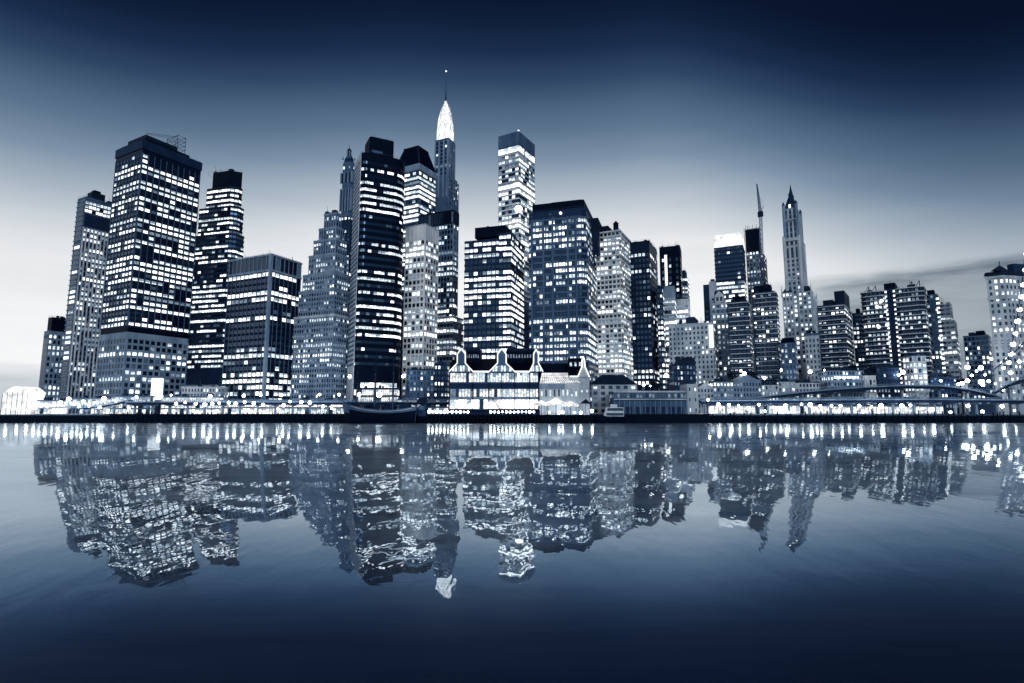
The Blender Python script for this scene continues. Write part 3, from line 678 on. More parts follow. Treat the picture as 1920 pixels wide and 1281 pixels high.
# --- twin winged apartment tower
b = Bld('winged_tower', 'wide twin winged apartment tower with thin balcony lines and four raked roof fins', 1731, 536, 432, 84, 1613, 1742, dr=26, cat='apartment tower')
zt = b.z(536)
for a0, a1 in ((0, .46), (.58, 1)):
    q = b.rect(a0, a1, 0, 1, (3, 3, 0, 3)); b.tier(q, G0, zt, 'dark_glass_wall', win=dict(cw=2.9, fh=3.6, wf=.6, hf=.5, mode=(.02, .34, .10), lv=MIXED, bot=10, top=.3))
    for k in range(int((zt - G0) / 3.6)):
        z = zt - k * 3.6; b.part('balconies').prism(b.rect(a0 - .012, a1 + .012, -.06, 1.02, (3, 3, 0, 3)), z - .55, z, 'pale_stone', bottom=True)
b.tier(b.rect(.461, .579, .12, 1), G0, zt + 1, 'slate', 'core'); b.tier(b.rect(.44, .62, .2, .8), zt + 1, b.z(521), 'black_steel', 'penthouse')
x, y = b.P(.53, .4); b.part('antennas').tube((x, y, b.z(521)), (x, y, b.z(514)), .2, 'steel', 5)
for a in (.455, .585):
    for k in range(int((zt - 20) / 3.6)):
        q = b.P(a, -.02); b.wins.append((q[0], q[1], zt - 1.7 - k * 3.6, b.dL.x * -1, b.dL.y * -1, -b.dR.x, -b.dR.y, 1.3, 1.5, 'lit_bright'))
for a in (.10, .22, .80, .92):
    q = b.P(a, .1); q2 = b.P(a - .03, .5); fb = b.part('roof_fins'); fb.tube((*q2, zt), (*b.P(a - .035, .3), zt + 6), .3, 'slate', 5); fb.tube((*b.P(a + .02, .1), zt), (*b.P(a - .035, .3), zt + 6), .2, 'slate', 5)
for (y, a) in ((556, .66), (567, .74), (606, .74), (603, .60)):
    q = b.P(a, -.03); m = MB(); m.ball((*q, b.z(y)), 1.5, 'panel_glow'); m.build('floodlight', b.root, b.root)
b.clutter(b.rect(0, 1, 0, 1), zt, 7, hmax=3); b.done(690)

b = Bld('corner_tower', 'grey apartment tower with a column of lit stair windows, beside the winged tower', 1757, 546, 452, 80, 1735, 1763, dr=20, cat='apartment tower')
p = b.rect(0, 1, 0, 1); zt = b.z(551); b.tier(p, G0, zt, 'mid_stone', win=dict(cw=3, fh=3.7, wf=.55, hf=.5, mode=(0, .3, .15), lv=MIXED, bot=10)); b.tier(b.rect(.3, .9, .2, .8), zt, b.z(541), 'black_steel', 'penthouse')
for k in range(34):
    q = b.P(.03, -.01); b.wins.append((q[0], q[1], zt - 4 - k * 3.7, -b.dL.x, -b.dL.y, -b.dR.x, -b.dR.y, 2.0, 1.7, 'lit_bright' if rng.random() < .8 else 'lit'))
b.done(690)
b = Bld('white_tower', 'pale apartment tower with ribbon windows, last of the cluster before the gap of sky', 1786, 570, 456, 80, 1761, 1800, dr=22, cat='apartment tower')
p = b.rect(.2, 1, 0, 1); zt = b.z(568); b.tier(p, b.z(600), zt, 'pale_stone', win=dict(cw=2.8, fh=3.9, wf=.8, hf=.42, mode=(.16, .3, .1), lv=MIXED)); b.tier(b.rect(-.02, 1.03, -.03, 1.04), G0, b.z(600), 'pale_stone', 'lower_wall', win=dict(cw=2.8, fh=3.9, wf=.8, hf=.42, mode=(.14, .3, .1), lv=MIXED, bot=12)); b.clutter(p, zt, 4); b.done(690)
b = Bld('distant_block', 'low distant dark block standing alone in the gap before the ornate right edge building', 1852, 629, 520, 84, 1806, 1862, dr=26, cat='building')
p = b.rect(0, 1, 0, 1); zt = b.z(629); b.tier(p, G0, zt, 'mid_stone', win=dict(cw=3.2, fh=4.6, wf=.5, hf=.55, mode=(0, .2, .14), lv=SOFT, bot=10, bands=(.7, .3, 'grey_stone'))); b.tier(b.rect(.55, .8, .2, .8), zt, b.z(620), 'slate', 'penthouse'); b.tier(b.rect(.15, .5, .2, .8), zt, b.z(618), 'black_steel', 'penthouse')
b.part('parapet').prism(b.rect(-.01, 1.01, -.01, 1.01), zt, zt + 1, 'slate'); b.done(700)

# --- ornate building at the right edge
b = Bld('ornate_building', 'pale ornate tower with corner pyramid roof, cut by the right edge', 1868, 516, 404, 12, 1849, 1960, dr=46)
p = b.rect(0, 1, 0, 1, (7, 0, 0, 0)); zt = b.z(516)
b.tier(p, G0, zt, 'pale_stone', win=dict(cw=3.7, fh=4.5, wf=.42, hf=.5, mode=(.02, .5, .2), lv=MIXED, bot=10, top=1.5))
for y in (517, 557, 640): b.part('cornice').prism(b.rect(-.03, 1.03, -.02, 1.02, (7, 0, 0, 0)), b.z(y) - 1, b.z(y) + .7, 'pale_stone')
b.part('roof').prism(b.rect(-.05, 1.05, -.04, 1.04, (7, 0, 0, 0)), zt + .71, zt + 3.4, 'dark_roof', scale=.94, bottom=True)
b.part('roof').prism(b.rect(-.02, .45, -.02, .28), zt + 3.4, b.z(496), 'dark_roof', scale=.05); c = b.P(.22, .13); b.part('finial').tube((*c, b.z(497)), (*c, b.z(488)), .25, 'steel', 5); b.part('finial').ball((*c, b.z(491)), .5, 'steel')
b.tier(b.rect(.3, .9, .42, .95), zt + 3, b.z(490), 'slate', 'penthouse'); b.done(680)

# ================================================================== SETTING
SH = 350.0                                     # quay edge
# water: a sheet curved to shorten the reflections, higher towards the city, lower towards the near bank
def wz(y):
    if y >= 250: return 0.0
    return HC - HC * (250 / max(y, 24)) ** .46
ys = [-400, -100, 0, 12, 20] + [24 * (252 / 24) ** (k / 130) for k in range(131)] + [270, 300, 330, 352, 372]
xs = [-3000, -1200, -700, -450, -300, -200, -120, -60, 0, 60, 120, 200, 300, 450, 700, 1200, 3000]
w = MB(); w.mi('glass')
for y in ys:
    for x in xs: w.v.append((x, y, wz(y)))
nx = len(xs)
for j in range(len(ys) - 1):
    for i in range(nx - 1): w.f.append((j * nx + i, j * nx + i + 1, (j + 1) * nx + i + 1, (j + 1) * nx + i)); w.m.append(0)
wo = w.build('water'); wo['kind'] = 'structure'
for f in wo.data.polygons: f.use_smooth = True
m, nt, out = nodes('river_water'); N = nt.nodes.new; L = nt.links.new
geo = N('ShaderNodeNewGeometry')
def wave(sx, sy, dist_w, strength, detail=2.0):
    mp = N('ShaderNodeMapping'); mp.inputs['Scale'].default_value = (1 / sx, 1 / sy, 1)
    nz = N('ShaderNodeTexNoise'); nz.inputs['Scale'].default_value = 1; nz.inputs['Detail'].default_value = detail; nz.inputs['Roughness'].default_value = .45; nz.inputs['Distortion'].default_value = .4
    L(geo.outputs['Position'], mp.inputs[0]); L(mp.outputs[0], nz.inputs[0])
    mu = N('ShaderNodeMath'); mu.operation = 'MULTIPLY'; mu.inputs[1].default_value = dist_w; L(nz.outputs[0], mu.inputs[0]); return mu
a1 = wave(1.5, 3.4, .0135, 1); a2 = wave(4.5, 15, .030, 1); a3 = wave(.5, 1.2, .0006, 1)
s1 = N('ShaderNodeMath'); L(a1.outputs[0], s1.inputs[0]); L(a2.outputs[0], s1.inputs[1])
s2 = N('ShaderNodeMath'); L(s1.outputs[0], s2.inputs[0]); L(a3.outputs[0], s2.inputs[1])
bp = N('ShaderNodeBump'); bp.inputs['Strength'].default_value = 1; bp.inputs['Distance'].default_value = 1; L(s2.outputs[0], bp.inputs['Height'])
g1 = N('ShaderNodeBsdfGlossy'); g1.inputs['Color'].default_value = (.63, .73, .82, 1); spx = N('ShaderNodeSeparateXYZ'); L(geo.outputs['Position'], spx.inputs[0]); mrr = N('ShaderNodeMapRange'); mrr.inputs['From Min'].default_value = 110; mrr.inputs['From Max'].default_value = 260; mrr.inputs['To Min'].default_value = .012; mrr.inputs['To Max'].default_value = .13; L(spx.outputs[1], mrr.inputs[0]); L(mrr.outputs[0], g1.inputs['Roughness']); L(bp.outputs[0], g1.inputs['Normal'])
g2 = N('ShaderNodeBsdfGlossy'); g2.inputs['Color'].default_value = (.56, .70, .84, 1); g2.inputs['Roughness'].default_value = .28
mx = N('ShaderNodeMixShader')
pm2 = N('ShaderNodeMapping'); pm2.inputs['Scale'].default_value = (1 / 45, 1 / 13, 1); pm2.inputs['Rotation'].default_value = (0, 0, .12); pn = N('ShaderNodeTexNoise'); pn.inputs['Scale'].default_value = 1; pn.inputs['Detail'].default_value = 5; pn.inputs['Roughness'].default_value = .6; pr = N('ShaderNodeMapRange')
L(geo.outputs['Position'], pm2.inputs[0]); L(pm2.outputs[0], pn.inputs[0]); L(pn.outputs[0], pr.inputs[0])
for i_, v_ in enumerate((.3, .7, .14, .50)): pr.inputs[i_ + 1].default_value = v_
L(pr.outputs[0], mx.inputs[0]); L(g1.outputs[0], mx.inputs[1]); L(g2.outputs[0], mx.inputs[2])
df = N('ShaderNodeBsdfDiffuse'); df.inputs[0].default_value = (.035, .07, .13, 1)
m2 = N('ShaderNodeMixShader'); m2.inputs[0].default_value = .17; L(mx.outputs[0], m2.inputs[1]); L(df.outputs[0], m2.inputs[2]); L(m2.outputs[0], out.inputs[0])
wo.data.materials[0] = m

g = MB(); g.box(-6000, 6000, SH + 8, 9000, -3, GZ, 'asphalt'); tag(g.build('ground'), kind='structure')
g = MB(); g.box(-900, 900, SH + 1, SH + 8.4, GZ - .6, GZ + .12, 'paving'); tag(g.build('promenade'), kind='structure')
# far low hills beyond the river mouth
g = MB()
prev = None
for k in range(61):
    x = -5200 + k * 170; h = 40 + 26 * math.sin(k * .55) + 15 * math.sin(k * 1.7 + 1); cur = (x, h)
    if prev: g.face([(prev[0], 5200, 0), (x, 5200, 0), (x, 5500, h), (prev[0], 5500, prev[1])], 'slate'); g.face([(prev[0], 5500, prev[1]), (x, 5500, h), (x, 5900, 0), (prev[0], 5900, 0)], 'slate')
    prev = cur
tag(g.build('hills'), kind='structure')

# quay wall in lengths, with its capping
def quay(px0, px1, label, top, Y=SH):
    x0, x1 = at(px0, 780, Y).x, at(px1, 780, Y).x
    r = empty('quay_wall', ((x0 + x1) / 2, Y, 0), label, 'quay wall')
    m = MB(); m.box(x0, x1, Y, Y + 1.0, -2, top, 'quay_dark'); m.build('wall', r, r)
    m = MB(); m.box(x0, x1, Y - .25, Y + 1.1, top + .003, top + .4, 'timber'); m.build('capping', r, r)
    m = MB(); n = int((x1 - x0) / 2.4)
    for k in range(n + 1): m.box(x0 + k * 2.4 - .05, x0 + k * 2.4 + .05, Y + .3, Y + .4, top + .4, top + 1.5, 'steel')
    for z in (.9, 1.45): m.box(x0, x1, Y + .32, Y + .38, top + z, top + z + .07, 'steel')
    m.build('railing', r, r); return r
quay(-400, 205, 'low dark quay wall at the far left under the bright promenade lamps', 3.6)
quay(205.2, 640, 'long black timber faced quay wall left of the ship', 5.0)
quay(640.2, 1330, 'black quay wall behind the ship and the lit pavilion pier', 4.9)
quay(1330.2, 2350, 'black quay wall along the right bank under the elevated roads', 3.6)

# timber piles at the quay
pm = MB(); pm.tube((0, 0, -2), (0, 0, 5.6), .34, 'timber', 7); pmesh = pm.mesh('timber_pile')
def pile(x, y, h, label, grp):
    o = bpy.data.objects.new('timber_pile', pmesh); COL.objects.link(o); o.location = (x, y, 0); o.scale = (1, 1, h); tag(o, label, 'pile', grp)
for k in range(46):
    px = 210 + k * 9.4 + rng.uniform(-2, 2); q = at(px, 780, SH - .7); pile(q.x, SH - .7, rng.uniform(.95, 1.22), 'dark timber pile against the black quay wall left of the ship', 'piles along the left quay')
for k in range(44):
    px = 1340 + k * 13.3 + rng.uniform(-4, 4); q = at(px, 780, SH - .7); pile(q.x, SH - .7, rng.uniform(.9, 1.35), 'dark timber pile against the quay wall under the right hand elevated road', 'piles along the right quay')

# ------------------------------------------------------------------ lamps
def lampmesh():
    a = MB(); a.tube((0, 0, 0), (0, 0, 1), .12, 'steel', 6, .07)
    h = MB(); h.ball((0, 0, 0), .8, 'lamp_glow', 8, 6)
    c = MB(); c.tube((0, 0, .70), (0, 0, 1.15), .5, 'dark_roof', 8, .12)
    return a.mesh('lamp_pole'), h.mesh('lamp_globe'), c.mesh('lamp_cap')
LP, LH, LCp = lampmesh()
def lamp(px, py, Y, base, size, label, grp):
    q = at(px, py, Y); hgt = max(q.z - base, 1.2); size *= rng.uniform(.6, 1.15)
    r = empty('street_lamp', (q.x, Y, base), label, 'lamp', grp)
    for nm, me, z, sc in (('pole', LP, 0, (1, 1, hgt)), ('globe', LH, hgt, (size,) * 3), ('cap', LCp, hgt, (size,) * 3)):
        o = bpy.data.objects.new(nm, me); COL.objects.link(o); o.parent = r; o.location = (0, 0, z); o.scale = sc
def lamps(pts, Y, base, label, grp, dy=0):
    for t in pts:
        lamp(t[0], t[1], Y + rng.uniform(-dy, dy), base, t[2] if len(t) > 2 else 1.0, label, grp)
G1 = 'globe lamp on a thin pole on the bright promenade left of the ship'
lamps([(14, 762), (34, 768), (52, 769), (66, 765), (77, 762), (88, 762), (100, 768), (113, 755, 1.2), (129, 748, 1.3), (139, 757, 1.2), (148, 762), (157, 753, 1.3), (167, 761), (178, 755, 1.3), (187, 764, 1.2), (195, 748, 1.5), (217, 752, 1.2), (242, 766), (330, 757), (347, 755), (367, 757, 1.2), (384, 759, 1.3), (398, 757), (411, 756), (429, 755, 1.3), (442, 757, 1.2), (459, 754, 1.3), (476, 756, 1.2), (493, 759, 1.4), (521, 766), (532, 760, 1.2), (544, 753, 1.2), (565, 754, 1.2), (581, 755, 1.2), (606, 762), (622, 766)], 362, GZ, G1, 'promenade lamps left of the ship', 2.5)
G2 = 'bright globe lamp standing on the elevated road left of the pavilion'
lamps([(256, 744, 1.2), (302, 743, 1.2), (321, 741), (394, 743, 1.2), (457, 742, 1.3), (489, 741, 1.4), (527, 741, 1.4), (599, 740, 1.3), (636, 740, 1.3), (673, 740, 1.4), (711, 740, 2.0)], 377, 13.3, G2, 'lamps on the left elevated road')
G3 = 'globe lamp under the right hand elevated road by the water'
lamps([(1328, 750), (1347, 759, 1.2), (1367, 759, 1.2), (1385, 761, 1.3), (1371, 770), (1386, 771), (1402, 766), (1423, 759, 1.3), (1435, 771, 1.2), (1450, 764), (1473, 761, 1.4), (1462, 772), (1478, 773), (1503, 758), (1519, 759, 1.4), (1530, 766), (1538, 761, 1.3), (1559, 761, 1.2), (1576, 761, 1.3), (1590, 768), (1611, 761, 1.1), (1634, 763), (1652, 761, 1.6), (1691, 761, 1.3), (1707, 760, 1.3), (1730, 766), (1748, 768, 1.3), (1782, 773), (1815, 761, 1.6), (1842, 772), (1879, 762, 1.7), (1902, 770)], 361, GZ, G3, 'lamps under the right elevated road', 2)
G4 = 'tall lamp rising above the low roofs behind the right hand road'
lamps([(1207, 722), (1219, 724), (1249, 704, 1.3), (1396, 701, 1.6), (1433, 709, 1.2), (1465, 694), (1519, 697, 1.3), (1546, 694), (1395, 741, 1.2), (1503, 740), (1693, 698, 1.6), (1764, 714, 1.3), (1685, 703), (1267, 604, 1.1)], 398, GZ, G4, 'tall lamps behind the right road')
G5 = 'globe lamp on the climbing bridge approach at the far right'
lamps([(1814, 689, 1.5), (1839, 690, 1.5), (1858, 673, 1.5), (1831, 696, 1.2), (1822, 704, 1.2), (1847, 703, 1.3), (1814, 714, 1.6), (1804, 719, 1.3), (1797, 721), (1840, 716, 1.7), (1854, 715, 1.2), (1882, 690, 1.5), (1895, 699, 1.3), (1911, 678, 1.6), (1881, 731, 1.6), (1815, 733), (1826, 735), (1866, 720), (1843, 722, 1.2)], 384, 19, G5, 'lamps on the bridge approach', 4)
G6 = 'lone floodlight mast behind the ship and low brick buildings'
lamps([(656, 706, 1.5), (755.6, 706, 1.8)], 388, GZ, G6, 'floodlight masts')

# pale glowing pylon beside the left elevated road
q = at(290, 742, 392); r = empty('light_pylon', (q.x, 392, GZ), 'tall plain white glowing box standing among the lamps left of centre', 'light box')
m = MB(); m.box(q.x - 2.9, q.x + 2.9, 392, 396, zat(750, 392), zat(709, 392), 'panel_glow'); m.build('panel', r, r)
m = MB(); m.box(q.x - 2.4, q.x + 2.4, 392.5, 395.5, GZ, zat(750, 392), 'slate'); m.box(q.x - 3.2, q.x + 3.2, 391.8, 396.2, zat(709, 392), zat(708, 392), 'slate'); m.build('base', r, r)

# white tent at the far left
q0, q1 = at(3, 760, 380), at(50, 760, 380); r = empty('event_tent', ((q0.x + q1.x) / 2, 386, GZ), 'big white glowing tent at the far left edge', 'tent')
m = MB(); cx = (q0.x + q1.x) / 2; zt, zr = zat(733, 380), zat(725, 380); a, c = q0.x, q1.x
prof = [(a, GZ), (a + .3, zt - 1.5), (a + 2, zt), (cx - 2, zr), (cx + 4, zr), (c - 1.5, zt + .8), (c, zt - 1), (c, GZ)]
for (xa, za), (xb, zb) in zip(prof, prof[1:]): m.face([(xa, 380, za), (xa, 394, za), (xb, 394, zb), (xb, 380, zb)][::-1], 'canvas_glow')
m.face([(x, 380, z) for x, z in prof][::-1], 'canvas_glow'); m.face([(x, 394, z) for x, z in prof], 'canvas_glow'); m.build('canvas', r, r)
m = MB()
for k in range(6): x = a + (c - a) * k / 5; m.tube((x, 379.8, GZ), (x, 379.8, zt - .5 if 0 < k < 5 else zt - 2), .15, 'steel', 5)
m.build('poles', r, r)

# ------------------------------------------------------------------ low waterfront buildings
def low(name, label, px0, px1, ytop, Y, depth, mat, win=None, roof=None, roofmat='dark_roof', cat='building', vis=790, bot=None):
    x0, x1 = at(px0, 780, Y).x, at(px1, 780, Y).x; zt = zat(ytop, Y)
    b = Bld.__new__(Bld); b.C = Vector((x1, Y)); b.H = zt; b.Y = Y; b.dR = Vector((0, 1)); b.dL = Vector((-1, 0)); b.wL = x1 - x0; b.wR = depth
    b.L = b.dL * b.wL; b.Rv = b.dR * depth; b.parts = {}; b.wins = []
    b.root = empty(name, ((x0 + x1) / 2, Y + depth / 2, GZ), label, cat)
    b.tier(b.rect(0, 1, 0, 1), bot or G0, zt, mat, win=win)
    if roof == 'gable':
        rf = b.part('roof'); h = min(5, (x1 - x0) * .35); xm = (x0 + x1) / 2
        A = [(x0 - .4, Y - .4, zt), (x1 + .4, Y - .4, zt), (xm, Y - .4, zt + h)]; B2 = [(p[0], Y + depth + .4, p[2]) for p in A]
        rf.face(A, mat); rf.face(B2[::-1], mat); rf.face([A[1], B2[1], B2[2], A[2]], roofmat); rf.face([A[2], B2[2], B2[0], A[0]], roofmat)
    elif roof == 'hip': b.part('roof').prism([(x0 - .6, Y - .6), (x1 + .6, Y - .6), (x1 + .6, Y + depth + .6), (x0 - .6, Y + depth + .6)], zt, zt + 6.5, roofmat, bottom=True, scale=.45)
    elif roof == 'flat': b.part('roof').prism(b.rect(-.01, 1.01, -.02, 1.02), zt, zt + .7, roofmat, bottom=True); b.clutter(b.rect(.05, .95, .1, .9), zt + .7, 3, hmax=2)
    return b
W1 = dict(cw=2.2, fh=3.6, wf=.5, hf=.52, mode=(.05, .4, .2), lv=SOFT, bot=1)
SHOP = dict(cw=2.6, fh=4.2, wf=.84, hf=.72, mode=(.7, .3, .4), lv=[('hall_glow', .4), ('lit', .2), ('lit_bright', .4)], bot=.6)
k = 0
for (a, c, y, lab, mat) in ((66, 118, 752, 'low pale arcade at the foot of the far left slab, washed by lamps', 'pale_stone'), (120, 205, 748, 'low pale arcade at the foot of the ribbed tower behind a row of lamps', 'pale_stone'),
        (206, 280, 744, 'low grey arcade under the elevated road, left of the glowing white box', 'grey_stone'), (300, 410, 745, 'low arcade under the elevated road, right of the glowing white box', 'pale_stone'),
        (412, 540, 752, 'lit shop arcade under the elevated road below the black grid tower', 'pale_stone'), (542, 660, 752, 'lit shop arcade under the elevated road below the ziggurat', 'grey_stone'),
        (1332, 1440, 760, 'lit shop arcade under the right hand road, below the gable fronted house', 'pale_stone'), (1442, 1560, 760, 'lit shop arcade under the right hand road, below the gothic tower', 'pale_stone'), (1563, 1770, 761, 'long lit shop arcade under the right hand road, below the winged tower', 'grey_stone'),
        (745, 838, 750, 'lit low shop row between the ship masts and the pavilion', 'grey_stone')):
    low('shop_arcade', lab, a, c, y, 388 if a < 1000 else 378.9, 5 if a < 1000 else 3.5, mat, SHOP, 'flat', 'mid_stone').done(792)
low('lobby_building', 'low dark lobby with glowing glass front at the foot of the rounded tower', 662, 744, 729, 390, 6, 'black_steel', dict(cw=2.6, fh=5, wf=.9, hf=.7, mode=(.9, .1, .1), lv=[('hall_glow', .8), ('lit_bright', .2)], bot=8), 'flat').done(792)
low('brick_building', 'grey low brick building with small windows behind the ship masts', 760, 812, 694, 391, 10, 'mid_stone', dict(W1, mode=(.1, .35, .2)), 'flat').done(760)
low('brick_building', 'dark gabled brick building just left of the pavilion', 813, 838, 684, 391, 10, 'slate', dict(W1, mode=(.0, .2, .1)), 'gable').done(760)
low('terrace_building', 'pale stepped terrace block at the foot of the stepped dark tower', 337, 412, 727, 406, 10, 'pale_stone', dict(W1, wf=.35, mode=(0, .1, .1)), 'flat', 'pale_stone').done(745)
low('hipped_building', 'low pale building under a dark hipped roof, right of the pavilion', 1110, 1196, 721, 372, 16, 'pale_stone', dict(W1, cw=5, mode=(0, .1, .15)), 'hip').done(790)
low('terrace_house', 'row house with small grey windows, left of the gable fronted house', 1340, 1378, 716, 392, 10, 'grey_stone', W1, 'flat').done(750)
low('terrace_house', 'gable fronted grey row house between two round trees', 1378, 1430, 716, 393, 10, 'grey_stone', W1, 'gable', 'pale_stone').done(750)
low('terrace_house', 'pale flat row house right of the gable fronted house', 1431, 1462, 722, 392, 10, 'pale_stone', W1, 'flat').done(750)
low('terrace_house', 'row house with a tall lit glazed strip, below the old dark roofed building', 1463, 1494, 716, 392, 10, 'pale_stone', dict(W1, mode=(.5, .4, .3)), 'flat').done(750)
low('terrace_house', 'low pale row house right of the house with the tall lit strip', 1495, 1540, 718, 392, 10, 'pale_stone', W1, 'flat').done(750)
b = low('market_hall', 'low grey hall with a string of bright lights along its front', 1556, 1626, 695, 396, 12, 'grey_stone', dict(W1, mode=(0, .2, .1)), 'flat')
for k in range(10): q = at(1566 + k * 4.7, 708, 395.4); b.part('string_lights').ball(q, .62, 'bead_glow', 6, 5)
b.done(730)
b = low('kiosk', 'tiny white kiosk with three lit arches, below the twin winged tower', 1627, 1648, 706, 394, 6, 'white_stone', dict(cw=2.4, fh=5, wf=.55, hf=.6, mode=(1, 0, 0), lv=SOFT, bot=.3, top=1.5), 'flat', 'white_stone'); b.done(730)
low('low_building', 'dark low building at the foot of the twin winged tower', 1650, 1692, 690, 400, 10, 'slate', dict(W1, mode=(0, .15, .1)), 'flat').done(730)
b = low('small_block', 'small white block with big bright windows, right foot of the twin winged tower', 1720, 1746, 668, 402, 10, 'pale_stone', dict(cw=3.2, fh=4.2, wf=.6, hf=.6, mode=(.5, .4, .3), lv=MIXED, bot=4), 'flat', 'mid_stone'); b.done(730)
low('warehouse', 'dark low warehouse behind the climbing ramp, below the white apartment tower', 1750, 1800, 708, 402, 12, 'slate', dict(W1, mode=(0, .1, .1)), 'flat').done(730)
b = low('depot', 'dark brick depot with a battlemented black roof, above the pier shed', 1266, 1308, 684, 398, 12, 'slate', dict(W1, mode=(0, .12, .1)), 'flat'); 
for k in range(5): q = at(1272 + k * 7, 680, 400); b.part('roof_stacks').box(q.x - 1.2, q.x + 1.2, 400, 403, zat(684, 398), zat(684, 398) + rng.uniform(3, 7), 'dark_roof')
b.done(730)

# ------------------------------------------------------------------ elevated roads
def road_deck(name, label, pts, width, thick, cols, colbase=GZ, rail=True):
    """pts: centre line (x, y, z); deck, parapets and one child per column"""
    r = empty(name, (pts[len(pts) // 2][0], pts[len(pts) // 2][1], GZ), label, 'elevated road')
    d = MB(); e = MB(); l = MB(); rl = MB()
    V = [Vector(p) for p in pts]; ed = []
    for i, p in enumerate(V):
        t = (V[min(i + 1, len(V) - 1)] - V[max(i - 1, 0)]); n = Vector((-t.y, t.x, 0)).normalized(); ed.append((p - n * width / 2, p + n * width / 2, n))
    up = Vector((0, 0, 1))
    for (a0, b0, n0), (a1, b1, n1) in zip(ed, ed[1:]):
        d.hexa([a0 - up * thick, a1 - up * thick, b1 - up * thick, b0 - up * thick, a0, a1, b1, b0], 'dark_roof')
        for s0, s1, sg in ((a0, a1, -1), (b0, b1, 1)):
            o0, o1 = n0 * sg * .35, n1 * sg * .35
            q = [s0 - up * .5, s1 - up * .5, s1 + o1 - up * .5, s0 + o0 - up * .5, s0 + up * .3, s1 + up * .3, s1 + o1 + up * .3, s0 + o0 + up * .3]
            e.hexa(q, 'grey_stone'); ln = (s1 - s0).length; k_ = max(2, int(ln / 2.2))
            for j_ in range(k_): pj = s0 + (s1 - s0) * (j_ / k_); rl.tube(pj + up * .3, pj + up * 1.35, .09, 'mid_stone', 4)
            rl.tube(s0 + up * 1.35, s1 + up * 1.35, .08, 'grey_stone', 4); rl.tube(s0 + up * .85, s1 + up * .85, .06, 'grey_stone', 4)
            for j_ in range(max(1, k_ // 2)): pj = s0 + (s1 - s0) * (j_ / max(1, k_ // 2)); d.tube(pj - up * thick, pj - up * .52, .16, 'slate', 4)
        mid = (a0 + a1) / 2
        if thick > .9: l.hexa([a0 + n0 * .5 - up * (thick + .9), a1 + n1 * .5 - up * (thick + .9), a1 + n1 * 1.2 - up * (thick + .9), a0 + n0 * 1.2 - up * (thick + .9), a0 + n0 * .5 - up * (thick + .01), a1 + n1 * .5 - up * (thick + .01), a1 + n1 * 1.2 - up * (thick + .01), a0 + n0 * 1.2 - up * (thick + .01)], 'slate')
    d.build('deck', r, r); e.build('parapet', r, r); rl.build('railing', r, r)
    if l.f: l.build('girder', r, r)
    for p in cols:
        m = MB(); z = p[2] - thick
        m.box(p[0] - .55, p[0] + .55, p[1] - .55, p[1] + .55, colbase, z - .9, 'grey_stone'); m.box(p[0] - .8, p[0] + .8, p[1] - width * .42, p[1] + width * .42, z - 1.6, z - .85, 'grey_stone'); m.build('column', r, r)
    return r
def pp(px, py, Y): return tuple(at(px, py, Y))
X0, X1 = at(246, 748, 377).x, at(842, 748, 377).x
pts = [(X0 + (X1 - X0) * k / 20, 377, 13.2) for k in range(21)]
road_deck('elevated_road', 'straight elevated road running behind the quay left of the pavilion', pts, 10, 1.1, [(X0 + 3 + k * 11.4, 377, 13.2) for k in range(18)])
pts = [pp(150, 765, 372), pp(185, 762, 373), pp(215, 757, 375), pp(245.6, 750, 377)]
road_deck('road_ramp', 'slip road sloping down left from the straight elevated road', pts, 7, .8, [pts[1], pts[2]])
pts = [pp(x, y, 374) for x, y in ((1310, 752), (1400, 751), (1520, 750), (1640, 749), (1760, 749), (1880, 750), (2000, 751), (2200, 751))]
road_deck('elevated_road', 'straight elevated road along the right bank, lower of the two', pts, 9, 1.2, [pp(1322 + k * 39, 750, 374) for k in range(17)])
cv = [(1392, 748, 384), (1440, 742, 386), (1500, 735, 388), (1560, 730, 389), (1620, 726, 390), (1690, 723, 390), (1760, 724, 389), (1810, 730, 387), (1850, 739, 385), (1874, 745, 383)]
pts = [pp(*c) for c in cv]
road_deck('curved_ramp', 'dark curved ramp arching over the lower road on the right', pts, 8, 1.3, [pts[2], pts[3], pts[4], pts[5], pts[6], pts[7]])
pts = [pp(*c) for c in ((1862, 735, 384), (1890, 722, 380), (1920, 712, 372), (1960, 700, 360), (2020, 680, 345))]
road_deck('bridge_approach', 'pale bridge approach climbing off the right edge', pts, 9, 1.0, [pts[1], pts[2], pts[3]])
# suspension bridge cables leaving at the right edge, strung with lamps
def cable(label, A, B2, n, r, sag, beads):
    ro = empty('bridge_cable', A, label, 'cable'); m = MB(); A = Vector(A); B2 = Vector(B2); P = []
    for k in range(n + 1):
        t = k / n; p = A + (B2 - A) * t; p.z -= sag * math.sin(math.pi * t); P.append(p)
    for p, q in zip(P, P[1:]): m.tube(p, q, r, 'mid_stone', 7)
    m.build('cable', ro, ro); h = MB()
    for p in P[2::2]: h.tube(p, (p.x, p.y, max(GZ, HC + 12)), .09, 'steel', 4)
    h.build('hangers', ro, ro)
    for t, s in beads:
        k = min(n - 1, int(t * n)); p = P[k] + (P[k + 1] - P[k]) * (t * n - k); b = MB(); b.tube(p + Vector((0, -.2, 0)), p + Vector((0, -.9, .5)), .12, 'steel', 4); b.ball(p + Vector((0, -1.2, .9)), .9 * s, 'bead_glow'); b.build('cable_lamp', ro, ro)
cable('thick bridge cable climbing to the right from the ramp, strung with small lamps', pp(1862, 694, 372), pp(1990, 548, 300), 24, .42, 4, [(.12, .8), (.2, .7), (.3, 1), (.42, .8), (.5, .7), (.58, .9)])
